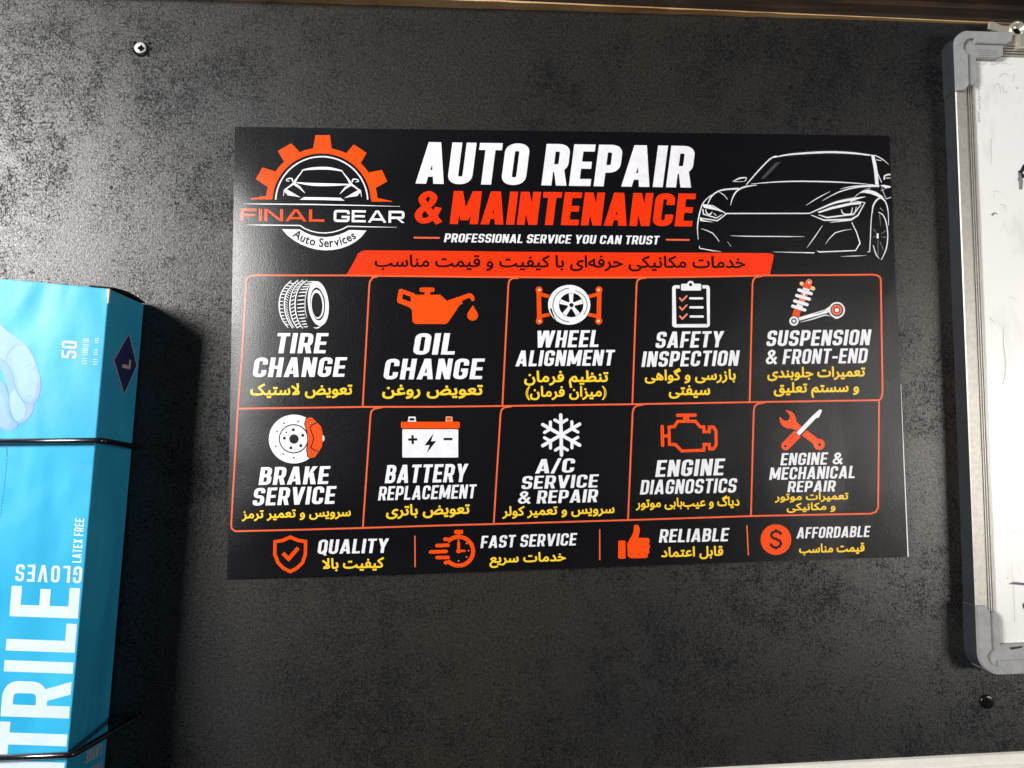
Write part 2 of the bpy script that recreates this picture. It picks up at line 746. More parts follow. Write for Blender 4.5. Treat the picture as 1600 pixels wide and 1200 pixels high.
def shape_persian(t):
    t = t.replace('لا', 'L')
    out = []
    for i, ch in enumerate(t):
        if ch == '\u200c':
            continue
        if ch not in FORMS:
            out.append({'(': ')', ')': '('}.get(ch, ch))
            continue
        f = FORMS[ch].split()
        prev = t[i - 1] if i else ' '
        nxt = t[i + 1] if i + 1 < len(t) else ' '
        jp = prev in FORMS and len(FORMS[prev].split()) == 4
        jn = nxt in FORMS and len(f) == 4
        k = 3 if jp and jn else 1 if jp else 2 if jn else 0
        out.append(chr(int(f[k], 16)))
    return ''.join(out[::-1])


def font_mesh(text, offset):
    c = bpy.data.curves.new('lettering', 'FONT')
    c.body = text
    c.fill_mode = 'FRONT'
    c.resolution_u = 3
    c.offset = offset
    o = bpy.data.objects.new('lettering', c)
    COL.objects.link(o)
    dg = bpy.context.evaluated_depsgraph_get()
    dg.update()
    me = o.evaluated_get(dg).to_mesh()
    P = np.array([v.co[:2] for v in me.vertices])
    F = [list(p.vertices) for p in me.polygons]
    o.evaluated_get(dg).to_mesh_clear()
    bpy.data.objects.remove(o)
    bpy.data.curves.remove(c)
    return P, F


def font_outline(text, steps=3):
    c = bpy.data.curves.new('lettering', 'FONT')
    c.body = text
    o = bpy.data.objects.new('lettering', c)
    COL.objects.link(o)
    dg = bpy.context.evaluated_depsgraph_get()
    dg.update()
    cu = o.to_curve(dg)
    out = []
    for sp in cu.splines:
        bp_ = sp.bezier_points
        n = len(bp_)
        pts = []
        for i in range(n):
            a, b = bp_[i], bp_[(i + 1) % n]
            p0, p1, p2, p3 = a.co, a.handle_right, b.handle_left, b.co
            straight = ((p1 - p0).cross(p3 - p0)).length < 1e-6 and ((p2 - p0).cross(p3 - p0)).length < 1e-6
            for k in range(1 if straight else steps):
                t = k / steps
                p = p0 * (1 - t) ** 3 + p1 * 3 * t * (1 - t) ** 2 + p2 * 3 * t * t * (1 - t) + p3 * t ** 3
                pts.append((p.x, p.y))
        if len(pts) > 2:
            out.append(pts)
    o.to_curve_clear()
    bpy.data.objects.remove(o)
    bpy.data.curves.remove(c)
    return out


def islands(nv, F):
    par = list(range(nv))

    def find(a):
        while par[a] != a:
            par[a] = par[par[a]]
            a = par[a]
        return a
    for f in F:
        for v in f[1:]:
            par[find(v)] = find(f[0])
    return [find(i) for i in range(nv)]


def mesh_print(name, P2, F, surf, layer, ink, parent):
    """font outlines already placed in photo pixels; touching letters get hair-thin layers of their own"""
    isl = islands(len(P2), F)
    order = {}
    for r in isl:
        order.setdefault(r, len(order))
    P, N = [], []
    for i, (x, y) in enumerate(P2):
        p, n = surf(x, y, layer + 0.12 * (order[isl[i]] % 3))
        P.append(p)
        N.append(n)
    a, b, c = (np.array(P[i]) for i in F[0][:3])
    me = bpy.data.meshes.new(name)
    G = F
    if np.dot(np.cross(b - a, c - a), N[F[0][0]]) < 0:
        G = [f[::-1] for f in F]
    me.from_pydata([tuple(p) for p in P], [], G)
    me.materials.append(ink)
    me.polygons.foreach_set('use_smooth', [True] * len(G))
    me.update()
    me.normals_split_custom_set_from_vertices([tuple(n) for n in N])
    o = bpy.data.objects.new(name, me)
    COL.objects.link(o)
    keep(o, parent)
    return o


def persian(name, text, xl, xr, yl, yr, alef, surf, layer, ink, parent, bold=0.056):
    L = font_outline(shape_persian(text))
    allp = np.array([p for l in L for p in l])
    x0, x1 = allp[:, 0].min(), allp[:, 0].max()
    ex = (xr - xl) / (x1 - x0)
    A = Art()
    w = bold * 0.5 * (ex + alef / 0.714)
    Q = []
    for l in L:
        pts = []
        for x, y in l:
            t = (x - x0) / (x1 - x0)
            p = (xl + t * (xr - xl), yl + t * (yr - yl) - y / 0.714 * alef)
            if not pts or math.dist(p, pts[-1]) > 0.2:
                pts.append(p)
        if math.dist(pts[0], pts[-1]) < 0.2:
            pts.pop()
        Q.append(pts)
    ar = [sum(p[i][0] * p[(i + 1) % len(p)][1] - p[(i + 1) % len(p)][0] * p[i][1] for i in range(len(p))) for p in Q]
    sg = 1 if sum(ar) > 0 else -1
    for p, a in zip(Q, ar):
        if a * sg > 0:
            A.raw(p, ink)
    for p, a in zip(Q, ar):
        if a * sg < 0:
            A.raw(p, None)
    for p in Q:
        A.stroke(p, w, ink, closed=True)
    return A.build(name, surf, layer, parent)


# ================================================================ WALL
WALL = wall_material()
bm = bmesh.new()
bmesh.ops.create_cube(bm, size=1, matrix=Matrix.Translation((0.1, 0.0125, 0)) @ Matrix.Diagonal((2.2, 0.025, 1.6, 1)))
tag(from_bm('wall', bm, WALL), kind='structure')

# ================================================================ POSTER
CORN = [np.array(px(*p)) for p in ((367, 198), (1389, 212), (1420, 870), (355, 905))]
PX0, PX1 = -0.2286, 0.2286
PZ0, PZ1 = -0.149, 0.149


def lift(X, Z):
    """how far the paper stands off the wall (metres): it bellies out from its taped edges"""
    u = min(1.0, max(0.0, (X - PX0) / (PX1 - PX0)))
    v = min(1.0, max(0.0, (Z - PZ0) / (PZ1 - PZ0)))
    top = 1 / (1 + math.exp(-(v - 0.345) / 0.012)) * (1 / (1 + math.exp((v - 0.86) / 0.035)))
    low = 1 / (1 + math.exp((v - 0.345) / 0.012)) * (1 / (1 + math.exp(-(v - 0.10) / 0.04)))
    # the taped left edge is held down; the paper swells up from it, more above the fold than below
    h = 0.0012 + 0.0076 * top * (1 - math.exp(-u / 0.066)) * (1 - 0.8 * u)
    h += 0.0086 * low * (1 - math.exp(-u / 0.085)) * (1 - 0.82 * u)
    # soft belly along the bottom, lower right corner curling off the wall
    h += 0.0012 * math.sin(math.pi * u) * (1 - v) ** 2
    h += 0.0035 * max(0, u - 0.90) / 0.10 * max(0, 0.45 - v) / 0.45
    h += 0.0004 * math.sin(9 * u + 3 * v) + 0.0003 * math.sin(5 * v - 14 * u + 1)
    return h


def lift_n(X, Z):
    e = 0.002
    hx = (lift(X + e, Z) - lift(X - e, Z)) / (2 * e)
    hz = (lift(X, Z + e) - lift(X, Z - e)) / (2 * e)
    n = np.array([-hx, -1.0, -hz])
    return n / np.linalg.norm(n)


def poster_surf(x, y, layer):
    d = 0.003
    for _ in range(4):
        p = px(x, y, d)
        d = lift(p[0], p[2])
    p = px(x, y, d)
    return np.array([p[0], -d - layer * 0.00012, p[2]]), lift_n(p[0], p[2])


c0 = sum(CORN) / 4
poster = empty('poster', (0, 0, 0), 'glossy black auto repair poster with orange and white print taped on the dark wall', 'poster')

NX, NZ = 96, 64
me = bpy.data.meshes.new('sheet')
V, Fc, Nn = [], [], []
for back in (0, 1):
    for j in range(NZ + 1):
        for i in range(NX + 1):
            u, v = i / NX, j / NZ
            x = (1 - u) * ((1 - v) * 367 + v * 355) + u * ((1 - v) * 1389 + v * 1420)
            y = (1 - u) * ((1 - v) * 198 + v * 905) + u * ((1 - v) * 212 + v * 870)
            p, n = poster_surf(x, y, 0)
            V.append(tuple(p + np.array([0, 0.0003 * back, 0])))
W1 = NX + 1
B0 = W1 * (NZ + 1)
for j in range(NZ):
    for i in range(NX):
        a = j * W1 + i
        Fc.append((a, a + W1, a + W1 + 1, a + 1))
nf = len(Fc)
for j in range(NZ):
    for i in range(NX):
        a = B0 + j * W1 + i
        Fc.append((a, a + 1, a + W1 + 1, a + W1))
for i in range(NX):
    Fc.append((i, i + 1, B0 + i + 1, B0 + i))
    a = NZ * W1 + i
    Fc.append((a + 1, a, B0 + a, B0 + a + 1))
for j in range(NZ):
    a = j * W1
    Fc.append((a + W1, a, B0 + a, B0 + a + W1))
    a = j * W1 + NX
    Fc.append((a, a + W1, B0 + a + W1, B0 + a))
own = {}
for k in range(nf * 2, len(Fc)):
    f = []
    for v in Fc[k]:
        if v not in own:
            own[v] = len(V)
            V.append(V[v])
        f.append(own[v])
    Fc[k] = tuple(f)
me.from_pydata(V, [], Fc)
me.materials.append(INK)
me.materials.append(WHITE)
me.polygons.foreach_set('material_index', [0] * nf + [1] * (len(Fc) - nf))
me.polygons.foreach_set('use_smooth', [True] * nf + [False] * (len(Fc) - nf))
me.update()
sheet = bpy.data.objects.new('sheet', me)
COL.objects.link(sheet)
keep(sheet, poster)

# white paper margin that shows along the lower right edge
for q, ink in (([(1407.2, 600), (1407.6, 600), (1419.6, 869.6), (1418.0, 869.7), (1412.1, 730)], WHITE),):
    A = Art()
    A.raw(q, ink)
    A.build('paper_margin', poster_surf, 1, poster)

# ---- logo badge
A = Art().frame(370, 200, 6)
C = (796, 690)
pts = []
for i in range(41):
    a = math.radians(180 + 180 * i / 40)
    pts.append((796 + 524 * math.cos(a), 694 + 508 * math.sin(a)))
inn = []
for i in range(41):
    a = math.radians(360 - 180 * i / 40)
    inn.append((796 + 462 * math.cos(a), 694 + 455 * math.sin(a)))
A.poly([p for p in pts if p[1] < 690] + [(1330, 688), (1264, 688)] + [p for p in inn if p[1] < 686] + [(330, 668), (262, 664)], ORANGE)
A.poly([(715, 195), (738, 68), (873, 68), (890, 195), (880, 225), (725, 225)], ORANGE)
A.poly([(385, 215), (512, 145), (585, 222), (545, 270), (465, 330), (437, 305)], ORANGE)
A.poly([(180, 480), (240, 370), (355, 407), (372, 430), (320, 560), (278, 545)], ORANGE)
A.poly([(1025, 237), (1098, 155), (1217, 235), (1165, 325), (1140, 340), (1050, 280)], ORANGE)
A.poly([(1235, 417), (1360, 395), (1410, 500), (1308, 560), (1280, 560), (1220, 440)], ORANGE)
A.poly([(130, 662), (262, 638), (330, 660), (330, 670), (133, 670)], ORANGE)
A.poly([(1325, 658), (1460, 688), (1455, 692), (1262, 690), (1264, 670)], ORANGE)
logo_gear = A.build('gear_emblem', poster_surf, 1, poster)

A = Art().frame(370, 200, 6)
A.ring((796, 694), 432, 425, 13, WHITE, 183, 357, 56)


def both(f, *a, **k):
    f([(p[0], p[1]) + tuple(p[2:]) for p in a[0]], *a[1:], **k)
    f([(1606 - p[0], p[1] + 7) + tuple(p[2:]) for p in a[0]], *a[1:], **k)


A.stroke([(608, 398, 8), (680, 384, 20), (800, 377, 26), (900, 384, 22), (990, 404, 10)], 0, WHITE, smooth=4)
both(A.stroke, [(622, 395, 7), (565, 470, 14), (530, 528, 28)], 0, WHITE)
A.stroke([(560, 512, 8), (700, 528, 26), (860, 532, 26), (1050, 530, 12)], 0, WHITE, smooth=4)
both(A.stroke, [(545, 512, 20), (445, 585, 10), (437, 640, 3)], 0, WHITE)
both(A.stroke, [(535, 520, 26), (590, 558, 20), (640, 612, 3)], 0, WHITE)
both(A.poly, [(450, 566), (505, 596), (600, 652), (545, 640), (478, 632), (452, 600)], WHITE)
both(A.stroke, [(524, 502, 12), (515, 474, 12), (474, 478, 9), (466, 495, 8), (495, 498, 5)], 0, WHITE, smooth=3)
A.poly([(590, 673), (630, 648), (800, 650), (972, 655), (1012, 682), (800, 676)], WHITE)
A.build('car_emblem', poster_surf, 1, poster)

A = Art().frame(370, 200, 6)
A.stroke([(60, 711, 2), (250, 713, 9), (700, 717, 11), (1200, 727, 8), (1530, 736, 2)], 0, WHITE)
A.stroke([(90, 909, 2), (250, 910, 9), (592, 914, 10), (640, 945, 10), (700, 968, 10), (760, 981, 10), (830, 985, 10), (900, 977, 10), (960, 960, 10),
          (1000, 944, 10), (1040, 922, 10), (1250, 927, 8), (1500, 931, 2)], 0, WHITE)
A.build('logo_rule', poster_surf, 1, poster)
A = Art().frame(370, 200, 6)
A.poly([(424, 949), (590, 951), (640, 980), (700, 1005), (765, 1020), (830, 1024), (900, 1016), (960, 1000), (1010, 980), (1055, 956), (1216, 961),
        (1170, 1020), (1120, 1062), (1050, 1103), (980, 1128), (905, 1143), (830, 1147), (750, 1140), (680, 1122), (600, 1090), (530, 1050), (470, 1003)], WHITE)
crescent = A.build('logo_ribbon', poster_surf, 1, poster)
A = Art()
lettering(A, 'FINAL', (376.2, 344.6), (506.7, 346.4), 18.6, ORANGE, WIDE, 0, 0.16)
A.build('lettering', poster_surf, 1, poster)
A = Art()
lettering(A, 'GEAR', (521.3, 346.8), (631.9, 348.4), 18.8, WHITE, WIDE, 0, 0.16)
A.build('lettering', poster_surf, 1, poster)


def arc_text(text, a0, a1, c, r, em, ink, parent):
    """small rounded lettering set along an arc (photo pixels)"""
    adv, x = [], 0
    for ch in text:
        if ch == ' ':
            adv.append(None)
            x += .30
            continue
        P, F = font_mesh(ch, 0.016)
        adv.append((x - P[:, 0].min(), P, F, x, P[:, 0].max() - P[:, 0].min()))
        x += P[:, 0].max() - P[:, 0].min() + .10
    tot = x - .10
    allP, allF = [], []
    for it in adv:
        if it is None:
            continue
        off, P, F, x0, w = it
        mid = x0 + w / 2
        ang = a0 + (a1 - a0) * mid / tot
        t = math.radians(ang)
        base = np.array([c[0] + r * math.cos(t), c[1] + r * math.sin(t)])
        ux = np.array([math.sin(t), -math.cos(t)])
        uy = np.array([-math.cos(t), -math.sin(t)])
        sx = abs(math.radians(a1 - a0)) * r / tot
        st = len(allP)
        for p in P:
            allP.append(base + ux * (p[0] - P[:, 0].min() - w / 2) * sx + uy * p[1] * em)
        allF += [[i + st for i in f] for f in F]
    mesh_print('lettering', np.array(allP), allF, poster_surf, 2, ink, parent)


# circle through the three baseline points of the ribbon text
def circle3(p, q, r):
    ax, ay, bx, by, cx, cy = *p, *q, *r
    d = 2 * (ax * (by - cy) + bx * (cy - ay) + cx * (ay - by))
    ux = ((ax * ax + ay * ay) * (by - cy) + (bx * bx + by * by) * (cy - ay) + (cx * cx + cy * cy) * (ay - by)) / d
    uy = ((ax * ax + ay * ay) * (cx - bx) + (bx * bx + by * by) * (ax - cx) + (cx * cx + cy * cy) * (bx - ax)) / d
    return (ux, uy), math.hypot(ax - ux, ay - uy)


pa, pm, pb = (370 + 520 / 6, 200 + 1012 / 6), (370 + 828 / 6, 200 + 1116 / 6), (370 + 1122 / 6, 200 + 1030 / 6)
cc, cr = circle3(pa, pm, pb)
arc_text('Auto Services', math.degrees(math.atan2(pa[1] - cc[1], pa[0] - cc[0])), math.degrees(math.atan2(pb[1] - cc[1], pb[0] - cc[0])), cc, cr, 19, INK, poster)

# ---- headline
A = Art()
lettering(A, 'AUTO REPAIR', (649.2, 286.8), (1078.5, 293.2), 65, WHITE, BLOCK, 0.115, 0.06, 0.24, up=(0.015, -1))
A.build('headline', poster_surf, 1, poster)
A = Art()
lettering(A, '&', (646.5, 349.4), (687, 349.8), 51.5, RED, BLOCK, 0.10)
lettering(A, 'MAINTENANCE', (702.7, 350), (1081, 354), 51.5, RED, BLOCK, 0.115, 0.06, up=(0.01, -1))
A.build('headline', poster_surf, 1, poster)
A = Art()
lettering(A, 'PROFESSIONAL SERVICE YOU CAN TRUST', (693.6, 378.4), (1028.5, 382.2), 13.6, WHITE, SMALL, 0.17, 0.08, 0.24)
A.build('tagline', poster_surf, 1, poster)
for q in ([(646.5, 371.4), (687, 371.8)], [(1040.5, 374.6), (1077.5, 375.0)]):
    A = Art()
    A.stroke(q, 2.6, LINE)
    A.build('tagline_rule', poster_surf, 1, poster)

# ---- line drawing of a car
A = Art().frame(1080, 220, 6)


GLOW = print_mat('ink_car_glow', (0.016, 0.016, 0.017))
CARL = []


def dr(pts, sm=4, off=0, ink=None):
    q = [(p[0] + off, p[1], p[2]) for p in pts]
    CARL.append((lambda: A.stroke([(p[0], p[1], p[2] * 0.84) for p in q], 0, ink or WHITE, smooth=sm)))
    if ink is None:
        A.stroke([(p[0], p[1], p[2] * 2.3) for p in q], 0, GLOW, smooth=sm)


A.poly([(650, 360), (700, 300), (790, 205), (845, 195), (770, 270), (690, 352)], GREY)
dr([(770, 157, 10), (900, 132, 16), (1050, 118, 20), (1290, 107, 22), (1500, 115, 20), (1680, 136, 14)])
dr([(800, 143, 14), (740, 170, 13), (640, 270, 14), (515, 412, 10)])
dr([(560, 405, 4), (800, 386, 11), (1020, 380, 13), (1300, 385, 13), (1500, 395, 10), (1710, 413, 5)])
dr([(388, 382, 5), (450, 353, 14), (516, 347, 10), (500, 382, 7)])
dr([(400, 382, 6), (490, 383, 4)])
dr([(445, 448, 16), (330, 456, 15), (250, 475, 14), (190, 522, 14), (155, 592, 9)])
dr([(615, 415, 5), (500, 433, 16), (430, 470, 15), (390, 530, 12), (368, 606, 5)])
dr([(260, 480, 6), (310, 512, 7), (340, 552, 4)])
dr([(190, 508, 8), (130, 560, 10), (95, 620, 11), (70, 720, 14), (58, 820, 11), (65, 925, 5)])
dr([(105, 598, 9), (200, 608, 10), (330, 685, 9), (245, 750, 13), (90, 725, 9)], 1)
A.poly([(105, 600), (150, 596), (310, 672), (235, 652), (118, 628)], WHITE)
dr([(108, 640, 12), (114, 688, 12), (236, 724, 12), (292, 690, 5)], 1)
dr([(135, 643, 9), (145, 680, 12), (175, 690, 13), (196, 668, 9)])
dr([(208, 680, 6), (236, 702, 8)], 0)
A.poly([(82, 715), (112, 742), (212, 766), (84, 752)], WHITE)
dr([(325, 682, 12), (1105, 681, 12)], 0)
dr([(1105, 682, 9), (1230, 627, 16), (1350, 580, 22), (1480, 552, 28), (1560, 538, 18), (1632, 525, 4)])
dr([(370, 890, 3), (500, 895, 9), (900, 898, 9), (1060, 898, 3)], 0)
dr([(95, 825, 5), (200, 866, 9), (262, 946, 4)], 2)
dr([(340, 945, 3), (372, 990, 3)], 0)
dr([(75, 985, 6), (79, 1008, 9), (200, 1030, 9), (280, 1040, 3)], 0)
dr([(770, 1042, 3), (900, 1045, 7), (1155, 1051, 11)], 0)
O9 = 900
dr([(175, 606, 3), (280, 540, 10), (402, 475, 3)], 4, O9)
dr([(328, 562, 3), (480, 482, 11), (640, 437, 15), (770, 424, 22), (862, 424, 22)], 4, O9)
dr([(495, 452, 3), (600, 430, 9), (722, 417, 3)], 4, O9)
A.poly([(O9 + 785, 130), (O9 + 815, 135), (O9 + 836, 220), (O9 + 850, 300), (O9 + 857, 412), (O9 + 825, 412), (O9 + 812, 270)], WHITE)
dr([(815, 136, 10), (880, 165, 10), (950, 222, 4)], 3, O9)
dr([(835, 178, 8), (885, 187, 5)], 0, O9)
dr([(850, 310, 8), (866, 350, 9), (885, 392, 8)], 0, O9)
dr([(910, 365, 14), (912, 332, 15), (940, 318, 15), (968, 317, 15)], 3, O9)
dr([(922, 350, 7), (968, 350, 7)], 0, O9)
A.poly([(O9 + 870, 418), (O9 + 905, 412), (O9 + 968, 426), (O9 + 970, 438), (O9 + 920, 446)], WHITE)
dr([(925, 545, 8), (972, 531, 7)], 0, O9)
dr([(876, 470, 5), (915, 455, 4)], 0, O9)
dr([(884, 440, 5), (926, 545, 5)], 0, O9)
A.poly([(O9 + 680, 490), (O9 + 720, 468), (O9 + 765, 458), (O9 + 832, 478), (O9 + 892, 520), (O9 + 928, 580), (O9 + 880, 545), (O9 + 840, 520), (O9 + 780, 497), (O9 + 720, 487)], WHITE)
dr([(588, 572, 4), (640, 520, 5), (700, 475, 6), (782, 440, 5)], 3, O9)
dr([(797, 680, 6), (805, 612, 15), (838, 556, 17), (880, 537, 13), (920, 572, 13), (945, 662, 10), (950, 795, 5)], 4, O9)
dr([(855, 670, 9), (900, 700, 11), (930, 780, 11), (942, 900, 11), (925, 1020, 11), (880, 1118, 7)], 4, O9)
dr([(806, 980, 8), (830, 1060, 11), (862, 1106, 5)], 4, O9)
dr([(796, 650, 8), (785, 760, 10), (780, 900, 10), (772, 1040, 9), (750, 1042, 5)], 0, O9)
A.rr(O9 + 838, 868, O9 + 857, 917, 6, WHITE)
for a in ([(865, 690, 6), (876, 800, 2)], [(942, 832, 5), (880, 872, 3)], [(930, 906, 5), (880, 900, 3)], [(850, 930, 6), (851, 1090, 3)],
          [(805, 900, 6), (836, 900, 3)], [(870, 950, 6), (902, 1025, 3)], [(808, 826, 5), (832, 862, 3)], [(868, 630, 10), (905, 660, 5)]):
    dr(a, 0, O9, MIDGREY)
A.poly([(O9 + p[0], p[1]) for p in ((283, 668), (420, 618), (600, 578), (692, 574), (690, 594), (600, 602), (430, 640), (300, 676))], WHITE)
dr([(223, 696, 7), (345, 745, 15), (600, 738, 22), (662, 700, 15), (728, 580, 8), (620, 563, 5)], 1, O9)
dr([(293, 694, 6), (372, 720, 17), (620, 690, 15), (692, 598, 7)], 1, O9)
dr([(508, 645, 9), (520, 680, 12), (560, 690, 13), (600, 680, 12), (609, 625, 7)], 3, O9)
dr([(638, 668, 9), (646, 618, 6)], 0, O9)
dr([(590, 570, 14), (650, 545, 12), (730, 526, 3)], 0, O9)
dr([(400, 766, 5), (480, 757, 10), (600, 742, 14)], 0, O9)
dr([(330, 795, 4), (262, 895, 10), (185, 1002, 4)], 0, O9)
dr([(605, 765, 8), (650, 860, 11), (682, 960, 13), (640, 1029, 11), (302, 1043, 13), (278, 1030, 4)], 0, O9)
dr([(605, 829, 3), (450, 862, 10), (358, 968, 3)], 2, O9)
dr([(500, 1085, 2), (640, 1080, 8), (742, 1075, 2)], 0, O9)
for f in CARL:
    f()
A.items = [i for i in A.items if i[1] is GLOW] + [i for i in A.items if i[1] is not GLOW]
A.build('car_drawing', poster_surf, 1, poster)

# ---- banner
A = Art()
top = [(556, 404), (559, 397), (565, 392.6), (572, 391.3), (680, 391.9), (800, 393.4), (900, 394.2), (1000, 394.8), (1090, 395.0), (1200, 395.6), (1206, 396.6), (1209, 399.2), (1208.6, 403)]
bot = [(1202.3, 430.6), (1120, 432.3), (1050, 433.2), (980, 433.7), (890, 433.8), (800, 433.2), (720, 432.5), (640, 431.6), (541, 430.4)]
A.raw(top + bot, RED)
A.build('banner', poster_surf, 1, poster)
persian('persian_lettering', 'خدمات مکانیکی حرفه\u200cای با کیفیت و قیمت مناسب', 585.8, 1164, 416.3, 418.5, 18.0, poster_surf, 2, MAROON, poster, 0.050)

# ---- panel grid
A = Art()
LW = 2.6
for pts in (
    [(540, 430.4), (399, 430.3), (391, 431.5), (386.5, 435), (385, 440), (379, 545), (371.8, 638.5)],
    [(371.8, 638.5), (361.4, 818), (362, 825.5), (367.5, 830.0), (470, 827.6), (566.6, 824.9), (680, 821.2), (800, 817.9), (1000, 812), (1173, 806.3),
     (1300, 803.6), (1360, 802.6), (1368, 800), (1371.8, 793), (1372.8, 700), (1373.2, 627)],
    [(1202, 430.4), (1300, 429.8), (1363, 429.2), (1371, 430.4), (1375.3, 434), (1376.2, 441), (1378.7, 612), (1377.3, 621), (1373.4, 626)],
    [(372, 638.6), (566.6, 635.8), (680, 635.6), (785, 634.4), (1000, 631.4), (1173, 628.4), (1373.4, 625.2)],
    [(590, 432), (582, 434), (578, 440), (577, 447), (566.8, 635)],
    [(810, 434.4), (801, 434.8), (796, 438), (794.4, 444), (785, 633)],
    [(1009, 434.2), (1001, 435.0), (996, 438), (994.6, 444), (988, 631)],
    [(1190, 431.8), (1181, 432.8), (1177, 437), (1175.6, 444), (1171.2, 628)],
    [(598, 636.3), (585, 638.5), (580, 643), (578.8, 651), (567, 824.4)],
    [(800, 634.8), (788, 636.5), (783.5, 640.5), (782, 648), (771.4, 818.2)],
    [(1006, 632), (995, 633.8), (990, 638), (988.4, 645), (981.2, 812)],
    [(1195, 629), (1184, 630.8), (1179, 635), (1177.6, 642), (1173.2, 806)],
):
    A.stroke(pts, LW, LINE)
A.stroke([(540, 430.5)] + bot[::-1][1:-1] + [(1203, 430.4)], LW, LINE)
A.build('panel_grid', poster_surf, 1.5, poster)
A = Art()
for p in ([(648.3, 837), (648.6, 886)], [(937, 827), (937.1, 875)], [(1167, 820.7), (1169.3, 867.6)]):
    A = Art()
    A.stroke(p, 2.0, LINE)
    A.build('separator_rule', poster_surf, 1, poster)


# ---- service panels
def service(name, lines, pers, icon):
    root = bpy.data.objects.new(name, None)
    COL.objects.link(root)
    root.parent = poster
    A = Art()
    for t, bl, br, cap in lines:
        lettering(A, t, bl, br, cap, WHITE, PANEL if cap > 24 else SMALL, 0.165, 0.088, 0.24)
    A.build('lettering', poster_surf, 1, root)
    for t, xl, xr, yl, yr, al in pers:
        persian('persian_lettering', t, xl, xr, yl, yr, al, poster_surf, 1, YELLOW, root)
    A = Art()
    icon(A)
    A.build('icon', poster_surf, 1, root)


def ic_tire(A):
    A.frame(425, 430, 13.33)
    arcs = [[(400, 115), (270, 240), (185, 400), (150, 600), (170, 800), (240, 970), (335, 1090)],
            [(545, 100), (400, 230), (300, 380), (257, 580), (275, 780), (340, 960), (428, 1105)],
            [(645, 98), (500, 220), (410, 380), (372, 600), (390, 800), (450, 980), (532, 1105)],
            [(735, 103), (600, 220), (512, 380), (480, 600), (500, 800), (560, 980), (638, 1108)]]
    for a in arcs:
        A.stroke([(x, y, 24 - 8 * abs(i - 3) / 3) for i, (x, y) in enumerate(a)], 0, WHITE, smooth=5)
    C = [catmull([(x, y, 0) for x, y in a], 8) for a in arcs]
    for k in range(4, 46, 3):
        a, b = C[0][k], C[1][min(k, 47)]
        A.stroke([(a[0] + 14, a[1] - 5, 18), (a[0] + (b[0] - a[0]) * .72, a[1] + (b[1] - a[1]) * .72 + 12, 14)], 0, WHITE)
    for k in range(3, 47, 2):
        a, b = C[1][k], C[2][k]
        A.stroke([(a[0] + 16, a[1] - 16, 14), (a[0] + (b[0] - a[0]) * .62, a[1] + 26, 11)], 0, WHITE)
    for k in range(3, 46, 3):
        a, b = C[2][k], C[3][k]
        A.stroke([(a[0] + 26, a[1] + 20, 20), (b[0] - 18, b[1] - 14, 17)], 0, WHITE)
    for k in range(3, 47, 3):
        a = C[3][k]
        ln = 150 - 60 * max(0, k - 30) / 16
        A.stroke([(a[0] + 40, a[1] + 6, 14), (a[0] + 100, a[1] + 2, 22), (a[0] + 40 + ln, a[1] - 6, 22)], 0, WHITE)
    A.stroke([(845, 150, 16), (745, 280, 14), (695, 480, 15), (690, 690, 15), (728, 895, 6)], 0, WHITE, smooth=4)
    A.ell((985, 590), 235, 480, None, 48, math.radians(-6))
    A.ell((965, 590), 216, 468, WHITE, 48, math.radians(-6))
    A.ell((952, 600), 152, 345, None, 44, math.radians(-5))
    A.ell((945, 605), 138, 305, WHITE, 44, math.radians(-4))
    A.ell((938, 622), 112, 258, None, 40, math.radians(-3))
    A.stroke([(1010, 330, 10), (1075, 440, 14), (1098, 600, 16), (1075, 780, 10)], 0, INK, smooth=4)
    A.stroke([(860, 1090, 6), (950, 1098, 26), (1045, 1040, 6)], 0, WHITE, smooth=3)


def ic_oil(A):
    A.frame(570, 420, 4.848)
    A.poly([(275, 152), (375, 186), (380, 197), (572, 197), (622, 243), (790, 185), (813, 190), (828, 212), (831, 236), (820, 246), (808, 243), (800, 225), (785, 221),
            (735, 243), (742, 262), (718, 276), (632, 404), (612, 418), (382, 418), (362, 402), (358, 312), (335, 290), (252, 258), (244, 240), (256, 166), (262, 155)], ORANGE)
    A.poly([(288, 190), (348, 212), (348, 252), (282, 228)], None)
    A.rr(415, 142, 528, 176, 15, ORANGE)
    A.poly([(453, 170), (494, 170), (494, 200), (453, 200)], ORANGE)
    d = [(818, 276)]
    for i in range(17):
        a = math.radians(-28 + 236 * i / 16)
        d.append((817 + 41 * math.cos(a), 352 + 41 * math.sin(a)))
    A.poly(d, ORANGE)


